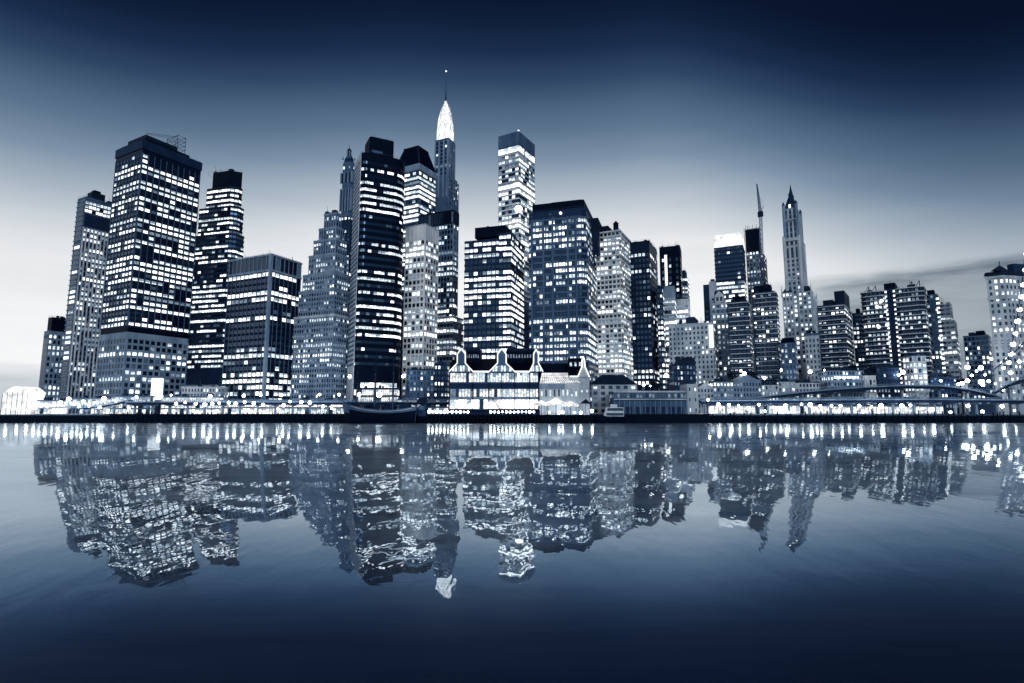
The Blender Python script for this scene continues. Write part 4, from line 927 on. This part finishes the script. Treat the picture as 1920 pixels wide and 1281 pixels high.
cable('steep lamp strung bridge cable rising along the right edge of the view', pp(1886, 694, 330), pp(1936, 330, 262), 26, .28, 9, [(.05, 1.3), (.12, 1.2), (.2, 1.5), (.28, 1.2), (.36, 1.5), (.43, 1.3), (.5, 1.4), (.56, 1.3), (.63, 1.2), (.7, 1.4), (.76, 1.0), (.83, 1.1)])

# ================================================================== PIER, PAVILION, SHIP, SHED
PY = 330.0
x0, x1 = at(800, 778, PY).x, at(1112, 778, PY).x
r = empty('pier', ((x0 + x1) / 2, 340, 0), 'long timber pier carrying the lit pavilion over the water', 'pier')
m = MB(); m.box(x0, x1, PY, SH - .3, 4.2, 4.9, 'quay_dark'); m.build('deck', r, r)
m = MB()
for k in range(24): x = x0 + 1 + (x1 - x0 - 2) * k / 23; m.box(x - .2, x + .2, PY + .2, SH - .5, 3.5, 4.19, 'timber')
m.box(x0, x1, PY + .3, PY + .7, 2.8, 3.45, 'timber'); m.build('beams', r, r)
m = MB()
for k in range(60): x = x0 + (x1 - x0) * k / 59; m.box(x - .04, x + .04, PY + .1, PY + .18, 4.9, 6.0, 'steel')
for z in (5.4, 5.95): m.box(x0, x1, PY + .11, PY + .17, z, z + .07, 'steel')
m.build('railing', r, r)
for k in range(44):
    for dy in (0.1, 6):
        pile(x0 + .6 + (x1 - x0 - 1.2) * k / 43, PY + dy, rng.uniform(.70, .74), 'dark timber pile holding up the pavilion pier', 'piles under the pavilion pier')
lamps([(804 + k * 7.35, 772.5 + rng.uniform(-.5, .5), .85) for k in range(11)] + [(920 + k * 7.35, 772.5 + rng.uniform(-.5, .5), .85) for k in range(12)] + [(1030, 775, 1.1), (1048, 776, 1.1), (1055, 773, .9), (1077, 776, 1.1), (1089, 777, 1.2), (1110, 771, 1.3)], PY + .8, 4.9, 'small globe lamp on a low post along the front edge of the pavilion pier', 'low lamps along the pier edge')

FY = 338.0
b = low('pier_pavilion', 'long three storey glass pavilion with dark roofs and white light outlined gables, on the pier', 843, 1010, 697, FY, 26, 'mid_stone', None, bot=4.9)
b.root['category'] = 'pavilion'
front = [b.P(1, 0), b.P(0, 0)]
zz = lambda y: zat(y, FY)
fr = b.rect(0, 1, 0, 1)
b.facade(fr, zz(717.5), zz(699), cw=1.55, rows=1, fh=7, wf=.84, hf=.93, sill=.25, mode=(.7, .3, .3), lv=[('hall_glow', .55), ('lit', .3), ('lit_bright', .15)], only=[0])
b.facade(fr, zz(745), zz(729), cw=1.75, rows=1, fh=5, wf=.82, hf=.92, mode=(.3, .6, .4), lv=[('hall_glow', .5), ('lit', .35), ('lit_dim', .15)], only=[0])
b.facade(fr, zz(767.5), zz(748.5), cw=2.5, rows=1, fh=7, wf=.93, hf=.95, mode=(1, 0, 0), lv=[('hall_glow', .2), ('lit_bright', .8)], only=[0])
fb = b.part('floor_bands')
for ya, yb, d, mt in ((728, 719, .9, 'slate'), (748, 745.4, 1.3, 'grey_stone')):
    fb.box(fr[3][0] - .3, fr[0][0] + .3, FY - d, FY + .1, zz(ya), zz(yb), mt)
for px in (843.5, 887, 917, 941, 965, 993, 1009):
    x = at(px, 740, FY).x; b.part('columns').box(x - .22, x + .22, FY - 1.6, FY - 1.2, 4.9, zz(699), 'black_steel')
for (pa, ya, pb, yb) in ((868, 768, 886, 746), (922, 746, 940, 770)): b.part('stairs').tube(at(pa, ya, FY - 1.5), at(pb, yb, FY - 1.5), .22, 'black_steel', 5)
b.part('plinth').box(fr[3][0] - .2, fr[0][0] + .2, FY - .9, FY + .1, 4.9, zz(768.3), 'black_steel')
rf = b.part('roof'); xa, xb = fr[3][0], fr[0][0]; ze, zr = zz(696.5), zat(674, 352)
rf.face([(xa - .5, FY - .8, ze), (xb + .5, FY - .8, ze), (xb + .5, 352, zr), (xa - .5, 352, zr)], 'black_steel'); rf.face([(xa - .5, 352, zr), (xb + .5, 352, zr), (xb + .5, 365, ze), (xa - .5, 365, ze)], 'black_steel')
rf.face([(xb + .5, FY - .8, ze), (xb + .5, 365, ze), (xb + .5, 352, zr)], 'dark_roof'); rf.face([(xa - .5, 365, ze), (xa - .5, FY - .8, ze), (xa - .5, 352, zr)], 'dark_roof')
eaves = b.part('light_outline')
def gable(pl, pm, prr, w, ytop, dep):
    o = [(pl, 697), (pm - w, 681), (pm - w, 664), (pm, ytop), (pm + w, 664), (pm + w, 681), (prr, 697)]
    pf = [at(x, y, FY - 1.0) for x, y in o]; g = MB()
    pb = [Vector((p.x, p.y + dep, p.z)) for p in pf]
    g.face([p for p in pf][::-1], 'mid_stone')
    for i in range(len(pf) - 1): g.face([pf[i], pb[i], pb[i + 1], pf[i + 1]], 'black_steel')
    gb = g.build('gable', b.root, b.root)
    t = MB()
    for p, q in zip(pf, pf[1:]): t.tube(p + Vector((0, -.3, 0)), q + Vector((0, -.3, 0)), .32, 'tube_glow', 6)
    t.build('light_tube', gb, b.root)
    gl = MB(); n = 9
    for k in range(n):
        t0, t1 = k / n + .012, (k + 1) / n - .012
        def yo(t):
            x = pl + (prr - pl) * t
            for (xa_, ya_), (xb_, yb_) in zip(o, o[1:]):
                if xb_ > xa_ and xa_ <= x <= xb_: return x, ya_ + (yb_ - ya_) * (x - xa_) / (xb_ - xa_)
            return x, 697
        (xl, yl), (xr, yr) = yo(t0), yo(t1); yl = max(yl, 684) + 1.6; yr = max(yr, 684) + 1.6
        if yl < 696.4 and yr < 696.4:
            gl.face([at(xl, 696.6, FY - 1.12), at(xr, 696.6, FY - 1.12), at(xr, yr, FY - 1.12), at(xl, yl, FY - 1.12)], 'lit' if k % 3 else 'lit_dim')
    gl.build('gable_glazing', gb, b.root)
gable(842, 865, 887, 7.5, 654.5, 11); gable(917, 941, 965, 8, 654, 11); gable(993, 1005, 1018, 4.5, 655, 11)
for pa, pb in ((887, 917), (965, 993)): eaves.tube(at(pa, 697, FY - 1.2), at(pb, 697, FY - 1.2), .5, 'tube_glow', 6)
for pa, pb, n in ((873.5, 901, 6), (950, 1000, 9)):
    xa2, xb2 = at(pa, 670, 347).x, at(pb, 670, 347).x; mo = b.part('clerestory'); zb0, zt0 = zat(678, 347), zat(659, 347)
    mo.hexa([(xa2, 347, zb0 - 4), (xb2, 347, zb0 - 4), (xb2, 358, zb0 - 4), (xa2, 358, zb0 - 4), (xa2, 347, zt0), (xb2, 347, zt0), (xb2, 358, zt0), (xa2, 358, zt0)], 'black_steel')
    mo.prism([(xa2 - .5, 346.4), (xb2 + .5, 346.4), (xb2 + .5, 358.6), (xa2 - .5, 358.6)], zt0, zt0 + 2, 'dark_roof', bottom=True, scale=.86)
    for k in range(n):
        x = xa2 + (xb2 - xa2) * (k + .55) / (n + .6); b.wins.append((x, 347, zat(668, 347), 1, 0, 0, -1, (xb2 - xa2) / n * .45, zat(664, 347) - zat(671, 347), 'lit_dim'))
b.done(800)

b = low('glass_hall', 'low hall with a sloping lit glass roof at the right end of the pavilion', 1012, 1085, 719, FY, 22, 'pale_stone', dict(cw=2.6, rows=1, fh=8, wf=.35, hf=.5, mode=(0, .8, .5), lv=[('lit', .6), ('lit_dim', .4)], bot=9, top=2), bot=4.9)
a, c = b.P(1, 0), b.P(0, 0); gr = b.part('glass_roof'); zt = b.H; zh = zat(699, 349)
gr.face([(a[0], FY - .4, zt), (c[0] + 2, FY - .4, zt), (c[0] - 5, 350, zh), (a[0] + 2, 350, zh)], 'canvas_glow'); gr.face([(a[0] + 2, 350, zh), (c[0] - 5, 350, zh), (c[0], 360.4, zt), (a[0], 360.4, zt)], 'grey_stone')
for k in range(19):
    t = k / 18; gr.tube((a[0] + (c[0] + 2 - a[0]) * t, FY - .45, zt + .1), (a[0] + 2 + (c[0] - 7 - a[0]) * t, 350, zh + .1), .14, 'steel', 4)
for k in range(5):
    t = k / 4; gr.tube((a[0] + 2 * t, FY - .4 + 12.4 * t, zt + (zh - zt) * t + .12), (c[0] + 2 - 7 * t, FY - .4 + 12.4 * t, zt + (zh - zt) * t + .12), .1, 'steel', 4)
b.part('rear_roof').prism([(a[0], 352), (c[0] + 4, 352), (c[0] + 4, 363), (a[0], 363)], zt, zat(682, 352), 'black_steel', bottom=True, scale=.9)
b.part('sign_band').box(a[0] - .5, c[0] - 8, FY - .7, FY - .05, zat(729, FY), zat(720, FY), 'grey_stone'); b.done(800)
b = low('gable_house', 'small steep gable with light outlined edges at the far right of the pavilion roofs', 1068, 1106, 707, FY + 3, 18, 'pale_stone', dict(cw=3, rows=2, fh=8, wf=.3, hf=.4, mode=(0, .5, .3), lv=SOFT, bot=12, top=2), bot=4.9)
rf = b.part('roof'); a, c = b.P(1, 0), b.P(0, 0); ze = b.H; x1_, x2_ = at(1068, 690, FY + 3).x, at(1090, 690, FY + 3).x
rf.hexa([(a[0], FY + 2.6, ze), (x2_, FY + 2.6, ze), (x2_, FY + 21.4, ze), (a[0], FY + 21.4, ze), (a[0], FY + 9, zat(690, FY + 9)), (x2_, FY + 9, zat(690, FY + 9)), (x2_, FY + 12, zat(690, FY + 9)), (a[0], FY + 12, zat(690, FY + 9))], 'black_steel')
xd = at(1078, 680, FY + 9).x; rf.box(xd - 4, xd + 5, FY + 8, FY + 13, zat(690, FY + 9), zat(672, FY + 9), 'black_steel')
for k in range(3): b.wins.append((xd - 2.6 + 2.8 * k, FY + 8, zat(683, FY + 8), 1, 0, 0, -1, 1.3, 2.6, 'lit'))
o = [(1083, 707), (1091, 688), (1091, 676), (1093.5, 668.5), (1096, 676), (1097, 688), (1105, 707)]; pf = [at(x, y, FY + 2) for x, y in o]; pb = [Vector((p.x, p.y + 10, p.z)) for p in pf]; g = b.part('gable')
g.face(pf[::-1], 'pale_stone')
for i in range(6): g.face([pf[i], pb[i], pb[i + 1], pf[i + 1]], 'black_steel'); b.part('light_tube').tube(pf[i] + Vector((0, -.3, 0)), pf[i + 1] + Vector((0, -.3, 0)), .34, 'tube_glow', 6)
b.part('light_tube').tube(at(1068, 706, FY + 1.9), at(1083, 706, FY + 1.9), .4, 'tube_glow', 6); b.done(800)

def marquee(px0, px1, ytop, yeave, Y, label):
    q0, q1 = at(px0, 760, Y), at(px1, 760, Y); w = q1.x - q0.x; cx, cy = (q0.x + q1.x) / 2, Y + w * .3; zt, ze = zat(ytop, Y), zat(yeave, Y)
    r = empty('marquee_tent', (cx, cy, 4.9), label, 'tent', 'glowing marquees on the pier'); m = MB(); n = 16
    ring = [(cx + w / 2 * math.cos(2 * math.pi * k / n), cy + w * .3 * math.sin(2 * math.pi * k / n)) for k in range(n)]
    for k in range(n):
        j = (k + 1) % n; mid0 = (cx + (ring[k][0] - cx) * .45, cy + (ring[k][1] - cy) * .45, ze + (zt - ze) * .42); mid1 = (cx + (ring[j][0] - cx) * .45, cy + (ring[j][1] - cy) * .45, ze + (zt - ze) * .42)
        m.face([(*ring[k], ze), (*ring[j], ze), mid1, mid0], 'canvas_glow'); m.face([mid0, mid1, (cx, cy, zt)], 'canvas_glow'); dz = 1.3 if k % 2 else 1.0
        m.face([(*ring[k], ze - dz), (*ring[j], ze - dz), (*ring[j], ze), (*ring[k], ze)], 'canvas_glow')
    m.build('canopy', r, r); m = MB(); m.tube((cx, cy, 4.9), (cx, cy, zt + .5), .15, 'steel', 6)
    for k in range(0, n, 2): m.tube((*ring[k], 4.9), (*ring[k], ze), .09, 'steel', 5)
    m.build('poles', r, r)
    m = MB()
    for k in range(5): m.ball((cx + w * (.16 * k - .32), cy - w * .1, ze - .4), .3, 'bead_glow', 6, 5)
    m.build('bulbs', r, r)
marquee(998, 1032, 750, 757, 332.5, 'smaller white glowing marquee nearest the glass pavilion'); marquee(1022, 1064, 745, 755, 333, 'tallest white glowing marquee, middle one on the pier'); marquee(1054, 1086, 751, 758, 332.5, 'white glowing marquee furthest right on the pier')
q = at(1098, 752, 334); r = empty('parasol', (q.x, 334, 4.9), 'dark parasol right of the glowing marquees', 'parasol'); m = MB(); n = 10; ze, zt = zat(757, 334), zat(748, 334)
for k in range(n):
    a0, a1 = 2 * math.pi * k / n, 2 * math.pi * (k + 1) / n; m.face([(q.x + 3.4 * math.cos(a0), 334 + 3.4 * math.sin(a0), ze), (q.x + 3.4 * math.cos(a1), 334 + 3.4 * math.sin(a1), ze), (q.x, 334, zt)], 'dark_roof')
m.build('canopy', r, r); m = MB(); m.tube((q.x, 334, 4.9), (q.x, 334, zt + .3), .12, 'steel', 6); m.build('pole', r, r)

# --- hull helper: stations (t along length, half beam, sheer height, keel height, overhang)
def hull(x0, x1, Y, stations, mats, name, root):
    m = MB(); prev = None; n = 9
    for (t, hb, zs, zk, off) in stations:
        ring = []
        for k in range(-n, n + 1):
            a = abs(k) / n; s = 1 if k >= 0 else -1
            y = hb * (a ** .55); z = zk + (zs - zk) * (a ** 2.2 if a < 1 else 1); fl = (z / max(zs, .1)); ring.append((x0 + (x1 - x0) * t + off * max(0, fl), Y + s * y, z))
        if prev:
            for i in range(len(ring) - 1):
                zc = (ring[i][2] + ring[i + 1][2]) / 2; m.face([prev[i], ring[i], ring[i + 1], prev[i + 1]], mats[0] if zc < stations[0][2] * .55 else mats[1])
            m.face([prev[0], prev[-1], ring[-1], ring[0]], 'timber')
        else: m.face(ring, mats[0])
        prev = ring
    m.face(prev[::-1], mats[1]); o = m.build(name, root, root)
    for f in o.data.polygons: f.use_smooth = False
    return o
SY = 341.0; xA, xB = at(648, 780, SY).x, at(778, 780, SY).x
r = empty('sailing_ship', ((xA + xB) / 2, SY, 0), 'black hulled tall ship with bare masts moored against the quay, bow to the left', 'ship')
st = [(0, .15, 11.9, -1, -2.2), (.03, 1.2, 11.6, -1.2, -1.6), (.08, 2.5, 11.0, -1.3, -1.0), (.16, 3.6, 10.0, -1.4, -.3), (.3, 4.4, 8.7, -1.4, 0), (.5, 4.6, 7.9, -1.4, 0), (.7, 4.5, 7.9, -1.4, 0), (.85, 4.0, 8.6, -1.2, .2), (.95, 3.1, 9.4, -.8, .8), (1, 2.2, 9.8, -.2, 1.2)]
hull(xA, xB, SY, st, ('black_steel', 'mid_stone'), 'hull', r)
def sheer(t):
    for (t0, h0, z0, *_), (t1, h1, z1, *_) in zip(st, st[1:]):
        if t0 <= t <= t1: k = (t - t0) / (t1 - t0); return h0 + (h1 - h0) * k, z0 + (z1 - z0) * k
m = MB(); m2_ = MB()
for k in range(34):
    t0, t1 = .02 + .97 * k / 34, .02 + .97 * (k + 1) / 34; (h0, z0), (h1, z1) = sheer(t0), sheer(t1); xa, xb = xA + (xB - xA) * t0, xA + (xB - xA) * t1
    for s in (-1, 1):
        m.tube((xa, SY + s * h0 * .97, z0 + 1.0), (xb, SY + s * h1 * .97, z1 + 1.0), .10, 'timber', 4); m.tube((xa, SY + s * h0 * .97, z0), (xa, SY + s * h0 * .97, z0 + 1.0), .08, 'timber', 4)
    m2_.tube((xa, SY - h0 * 1.02, z0 - .9), (xb, SY - h1 * 1.02, z1 - .9), .24, 'pale_stone', 4)
m.build('bulwark_rail', r, r); m2_.build('rubbing_strake', r, r)
m = MB()
for (ta, tb, w, h) in ((.05, .17, 2.4, 1.6), (.40, .48, 2.2, 2.4), (.56, .66, 2.4, 2.2), (.78, .94, 2.6, 2.8)):
    z0 = sheer((ta + tb) / 2)[1] - .3; m.box(xA + (xB - xA) * ta, xA + (xB - xA) * tb, SY - w, SY + w, z0, z0 + h, 'slate'); m.box(xA + (xB - xA) * ta - .2, xA + (xB - xA) * tb + .2, SY - w - .2, SY + w + .2, z0 + h + .003, z0 + h + .25, 'dark_roof')
m.build('deck_house', r, r)
mast = []
for (px, yt, rr) in ((669, 688, .34), (703, 655, .4), (737, 652, .4), (764, 690, .3)):
    x = at(px, 740, SY).x; t = (x - xA) / (xB - xA); z0 = sheer(min(max(t, 0), 1))[1] - .5; zt = zat(yt, SY); mm = MB(); mm.tube((x, SY, z0), (x, SY, z0 + (zt - z0) * .6), rr, 'mid_stone', 7, rr * .75); mm.tube((x, SY + .3, z0 + (zt - z0) * .55), (x, SY + .3, zt), rr * .6, 'dark_roof', 6, rr * .25); o = mm.build('mast', r, r)
    yd = MB()
    for f, L_ in ((.45, 5.2), (.66, 4.2), (.84, 3.0)):
        z = z0 + (zt - z0) * f; yd.tube((x - .6, SY - L_, z), (x + .6, SY + L_, z), .13, 'dark_roof', 5)
    yd.build('yards', o, r); mast.append((x, z0, zt))
m = MB()
for (x, z0, zt) in mast:
    for f in (.6, .98):
        for s in (-1, 1):
            for dx in (-1.6, 0, 1.6): m.tube((x, SY, z0 + (zt - z0) * f), (x + dx, SY + s * 4.1, z0 + .8), .08, 'dark_roof', 3)
bx = xA - 5.5
m.tube((mast[0][0], SY, mast[0][2]), (bx, SY, 14.8), .06, 'dark_roof', 3); m.tube((mast[0][0], SY, mast[0][1] + 12), (bx + 2, SY, 13.9), .06, 'dark_roof', 3)
for (xa, za0, zta), (xb, zb0, ztb) in zip(mast, mast[1:]): m.tube((xa, SY, zta), (xb, SY, zb0 + (ztb - zb0) * .55), .05, 'dark_roof', 3); m.tube((xa, SY, za0 + (zta - za0) * .6), (xb, SY, zb0 + 3), .05, 'dark_roof', 3)
m.build('rigging', r, r); m = MB(); m.tube((xA + 1, SY, 11.2), (bx, SY, 14.8), .28, 'dark_roof', 6, .12); m.build('bowsprit', r, r)

B0, B1 = at(783, 780, 343).x, at(836, 780, 343).x; r = empty('moored_barge', ((B0 + B1) / 2, 343, 0), 'grey two masted barge with a dark awning, moored between the tall ship and the pier', 'boat')
hull(B0, at(799, 780, 343).x + 0, 343, [(0, 2.6, 8.4, -1, 0), (.6, 3.4, 8.0, -1, 0), (1, 3.2, 7.6, -1, 0)], ('black_steel', 'slate'), 'hull', r) if False else None
B1 = at(798.5, 780, 343).x; hull(B0, B1, 343, [(0, 1.4, 8.6, -.6, -.6), (.15, 2.8, 8.2, -1, -.2), (.6, 3.4, 7.6, -1, 0), (1, 3.0, 7.8, -.8, .2)], ('black_steel', 'slate'), 'hull', r)
m = MB(); m.box(B0 + .8, B1 - .6, 341.2, 344.8, 7.3, 10.2, 'mid_stone'); m.box(B0 + .4, B1 - .2, 340.9, 345.1, 10.203, 10.5, 'slate'); m.build('cabin', r, r)
for (px, yt) in ((785.5, 662), (796, 690)): x = at(px, 740, 343).x; m = MB(); m.tube((x, 343, 7), (x, 343, zat(yt, 343)), .2, 'dark_roof', 6, .08); m.build('mast', r, r)
m = MB(); xm = (B0 + B1) / 2; A = [(B0 - .5, 339.8, 12.2), (B1 + .8, 339.8, 12.2), (B1 + .8, 346.2, 12.2), (B0 - .5, 346.2, 12.2), (B0 + 1, 341.5, 14.6), (B1 - .3, 341.5, 15.3), (B1 - .3, 344.5, 15.3), (B0 + 1, 344.5, 14.6)]; m.hexa(A, 'dark_roof'); m.build('awning', r, r)
m = MB()
for q in ((B0, 340.4), (B1, 340.4), (B0, 345.6), (B1, 345.6)): m.tube((*q, 7.5), (*q, 12.25), .1, 'steel', 5)
m.build('awning_posts', r, r)

# --- pier shed, its end tower and the ferry
b = low('pier_shed', 'long flat grey pier shed with ribbon windows, right of the hipped roof building', 1152, 1289, 734, 353, 15, 'mid_stone', None)
fr = b.rect(0, 1, 0, 1); b.facade(fr, zat(746, 353), zat(738, 353), cw=1.9, rows=1, fh=3, wf=.7, hf=.85, mode=(.0, .35, .25), lv=[('lit_dim', .6), ('lit_faint', .4)])
xa, xb = b.P(1, 0)[0], b.P(0, 0)[0]; e = b.part('canopy'); e.box(xa - .5, xb - .2, 351.3, 353.02, zat(750, 353), zat(748, 353), 'pale_stone'); e.box(xa - .5, xb - .2, 352.5, 353.02, zat(736, 353), zat(733, 353), 'pale_stone')
for k in range(8): x = xa + 2 + (xb - xa - 5) * k / 7.6; d = MB(); d.box(x, x + 3.6, 352.85, 353.1, GZ, zat(763, 353), 'slate'); d.build('shutter_door', b.root, b.root)
e = b.part('posts')
for k in range(15): x = xa + (xb - xa - .5) * k / 14; e.box(x - .2, x + .2, 352.6, 353.03, GZ, zat(751, 353), 'grey_stone')
b.done(800)
b = low('end_tower', 'pale blocky tower closing the right end of the pier shed', 1289.5, 1311, 720, 352.4, 14, 'pale_stone', dict(cw=3, rows=3, fh=7, wf=.2, hf=.3, mode=(0, 0, .1), lv=SOFT)); b.tier(b.rect(.45, 1.02, -.02, 1.02), b.H, zat(712, 352.4), 'slate', 'upper_block'); b.done(800)
low('gable_building', 'pale gable end with a long dark side roof behind the end of the pier shed', 1309, 1340, 728, 384, 8, 'pale_stone', dict(W1, mode=(0, .1, .1)), 'gable').done(760)
B0, B1 = at(1119, 780, 342).x, at(1170, 780, 342).x; r = empty('ferry_boat', ((B0 + B1) / 2, 342, 0), 'small white ferry with dark cabin windows in front of the pier shed', 'boat')
hull(B0, B1, 342, [(0, .2, 5.2, -.5, -1.6), (.12, 1.8, 4.6, -.6, -.4), (.4, 2.8, 4.0, -.7, 0), (1, 2.8, 3.9, -.7, 0)], ('black_steel', 'black_steel'), 'hull', r)
m = MB(); m.hexa([(B0 + 4, 339.8, 3.8), (B1 - .4, 339.8, 3.8), (B1 - .4, 344.2, 3.8), (B0 + 4, 344.2, 3.8), (B0 + 5.6, 340.1, 9.2), (B1 - .4, 340.1, 9.2), (B1 - .4, 343.9, 9.2), (B0 + 5.6, 343.9, 9.2)], 'white_paint'); m.build('cabin', r, r)
m = MB(); m.box(B0 + 5.9, B1 - .8, 339.75, 340.3, 7.2, 8.8, 'glass'); m.box(B0 + 5.3, B1 - .8, 339.6, 340.1, 4.4, 5.9, 'glass'); m.build('cabin_windows', r, r)
m = MB(); m.box(B0 + 8, B1 - 4, 340.8, 343.2, 9.203, 11, 'white_paint'); m.tube((B0 + 10, 342, 11), (B0 + 10, 342, 14), .08, 'steel', 4); m.build('wheelhouse', r, r)

# ------------------------------------------------------------------ trees
def tree(px, ytop, Y, hw, label):
    q = at(px, ytop, Y); top = q.z; rr = hw * Y / F; r = empty('round_tree', (q.x, Y, GZ), label, 'tree'); base = top - rr * 2.1
    t = MB(); t.tube((q.x, Y, GZ), (q.x, Y, base + rr), .55, 'timber', 7, .25)
    for k in range(6): a = k * 1.05; t.tube((q.x, Y, base + rr * .3), (q.x + rr * .7 * math.cos(a), Y + rr * .7 * math.sin(a), base + rr * (1 + .2 * (k % 3))), .2, 'timber', 5, .06)
    t.build('trunk', r, r); c = MB()
    cl = [(Vector((rng.gauss(0, .42), rng.gauss(0, .42), rng.uniform(-.6, .8))), rng.uniform(.28, .5)) for _ in range(16)]
    for _ in range(900):
        o, s = rng.choice(cl); d = Vector((rng.gauss(0, 1), rng.gauss(0, 1), rng.gauss(0, 1))).normalized() * s * rng.uniform(.6, 1.05); p = o + d
        p = Vector((q.x + p.x * rr * .95, Y + p.y * rr * .95, base + rr + p.z * rr * .9)); u = Vector((rng.gauss(0, 1), rng.gauss(0, 1), rng.gauss(0, 1))).normalized(); v = u.orthogonal().normalized(); sz = rng.uniform(.35, .75)
        c.face([p - u * sz, p - v * sz * .5, p + u * sz, p + v * sz * .5], 'leaf')
    c.build('crown', r, r)
tree(1374, 694, 408, 13, 'wide dark round tree behind the row houses, left one'); tree(1413, 695, 409, 10, 'narrower dark round tree behind the gable fronted row house')
tree(1708, 696, 412, 13, 'dark tree at the foot of the twin winged tower, beside a tall lamp'); tree(1548, 704, 410, 7, 'small dark tree left of the market hall'); tree(1770, 697, 420, 10, 'dark bushy tree behind the low warehouse'); tree(1228, 712, 408, 9, 'dark tree left of the brick depot, beside twin tall lamps'); tree(1450, 707, 408, 8, 'dark tree behind the pale flat row house')
tree(1600, 684, 414, 8, 'dark tree rising behind the market hall'); tree(1664, 684, 418, 9, 'dark tree behind the dark low building'); tree(1800, 706, 420, 9, 'dark tree at the right end of the low warehouse')
tree(1283, 668, 414, 8, 'dark pointed tree over the brick depot')

# ================================================================== WORLD, FILL LIGHT
W = bpy.data.worlds.new('World'); S.world = W; W.use_nodes = True; nt = W.node_tree; nt.nodes.clear(); N = nt.nodes.new; L = nt.links.new
tc = N('ShaderNodeTexCoord'); sx = N('ShaderNodeSeparateXYZ'); L(tc.outputs['Generated'], sx.inputs[0])
def M(op, a, b_=None, c_=None):
    n = N('ShaderNodeMath'); n.operation = op
    for i, v in enumerate((a, b_, c_)):
        if v is None: continue
        if isinstance(v, (int, float)): n.inputs[i].default_value = v
        else: L(v, n.inputs[i])
    return n.outputs[0]
def MR(v, a, b_, c_, d):
    n = N('ShaderNodeMapRange'); n.interpolation_type = 'SMOOTHSTEP'; L(v, n.inputs[0])
    for i, k in enumerate((a, b_, c_, d)): n.inputs[i + 1].default_value = k
    return n.outputs[0]
x, y, z = sx.outputs
hyp = M('SQRT', M('ADD', M('MULTIPLY', x, x), M('MULTIPLY', y, y))); nxx = M('DIVIDE', x, M('MAXIMUM', hyp, .001)); nyy = M('DIVIDE', y, M('MAXIMUM', hyp, .001))
# dusk glow by height above the horizon (sine of elevation), measured from zenith blue down to the pale band
rp = N('ShaderNodeValToRGB'); cr = rp.color_ramp; cr.interpolation = 'LINEAR'
pts = [(0, .985), (.12, .985), (.21, .96), (.297, .91), (.356, .77), (.419, .58), (.46, .465), (.492, .39), (.525, .28), (.558, .19), (.59, .13), (.62, .095), (.70, .08), (1, .06)]
while len(cr.elements) < len(pts): cr.elements.new(.5)
for e, (p, v) in zip(cr.elements, pts): e.position = p; e.color = duo(v, .98 if v < .22 else .92 if v < .35 else .85 if v < .6 else .65 if v < .8 else .35)
zs = M('ADD', M('MAXIMUM', z, 0.0), M('ADD', MR(nxx, -.15, -.70, 0, .07), MR(nxx, .22, .76, 0, .15)))
L(zs, rp.inputs[0])
fr_ = MR(nxx, .38, .80, 1, .74); fl_ = MR(nxx, -.20, -.80, 1, .97)
back = MR(nyy, .35, -.3, 1, 1.6)  # sky behind the camera brightened to light the facades
fac = M('MULTIPLY', fr_, fl_)
# low cloud bank and faint streaks
mp = N('ShaderNodeMapping'); mp.inputs['Scale'].default_value = (2.2, 2.2, 17); L(tc.outputs['Generated'], mp.inputs[0])
nz = N('ShaderNodeTexNoise'); nz.inputs['Scale'].default_value = 1.6; nz.inputs['Detail'].default_value = 6; nz.inputs['Roughness'].default_value = .55; L(mp.outputs[0], nz.inputs[0])
zc = M('ADD', z, M('MULTIPLY', M('SUBTRACT', nz.outputs[0], .5), .05))
bank = M('MULTIPLY', MR(zc, .215, .185, 0, 1), MR(nxx, .36, .50, 0, 1)); bank = M('MULTIPLY', bank, MR(nz.outputs[0], .30, .66, 1, .62))
lowl = M('MULTIPLY', MR(zc, .075, .04, 0, .5), MR(nxx, -.35, -.6, 0, 1)); lowr = M('MULTIPLY', MR(zc, .16, .14, 0, .7), MR(nxx, .18, .24, 0, 1))
cl = M('MAXIMUM', M('MAXIMUM', bank, lowl), M('MULTIPLY', lowr, .6))
streak = M('MULTIPLY', M('SUBTRACT', nz.outputs[0], .5), .17)
gain = M('MULTIPLY', fac, M('ADD', M('SUBTRACT', 1, M('MULTIPLY', cl, .70)), streak))
# below the horizon: dim ground glow
gain = M('MULTIPLY', gain, MR(z, -.06, -.01, .1, 1))
mv = N('ShaderNodeMix'); mv.data_type = 'RGBA'; mv.blend_type = 'MULTIPLY'; mv.inputs[0].default_value = 1
cb = N('ShaderNodeCombineColor'); L(M('POWER', gain, 1.16), cb.inputs[0]); L(gain, cb.inputs[1]); L(M('POWER', gain, .88), cb.inputs[2])
L(rp.outputs[0], mv.inputs[6]); L(cb.outputs[0], mv.inputs[7])
bg = N('ShaderNodeBackground'); L(mv.outputs[2], bg.inputs[0]); L(back, bg.inputs[1])
wo_ = N('ShaderNodeOutputWorld'); L(bg.outputs[0], wo_.inputs[0])

dusk_fill = bpy.data.lights.new('dusk_fill', 'SUN'); dusk_fill.energy = .6; dusk_fill.angle = R(12); dusk_fill.color = (.82, .9, 1.0)  # after sunset: soft fill added from the camera side to light the facades
so = bpy.data.objects.new('dusk_fill', dusk_fill); COL.objects.link(so); so.rotation_euler = (R(70), 0, R(26))

S.cycles.max_bounces = 5; S.cycles.diffuse_bounces = 2; S.cycles.glossy_bounces = 4
S.cycles.sample_clamp_indirect = 4; S.cycles.use_denoising = True
S.cycles.caustics_reflective = False; S.cycles.caustics_refractive = False
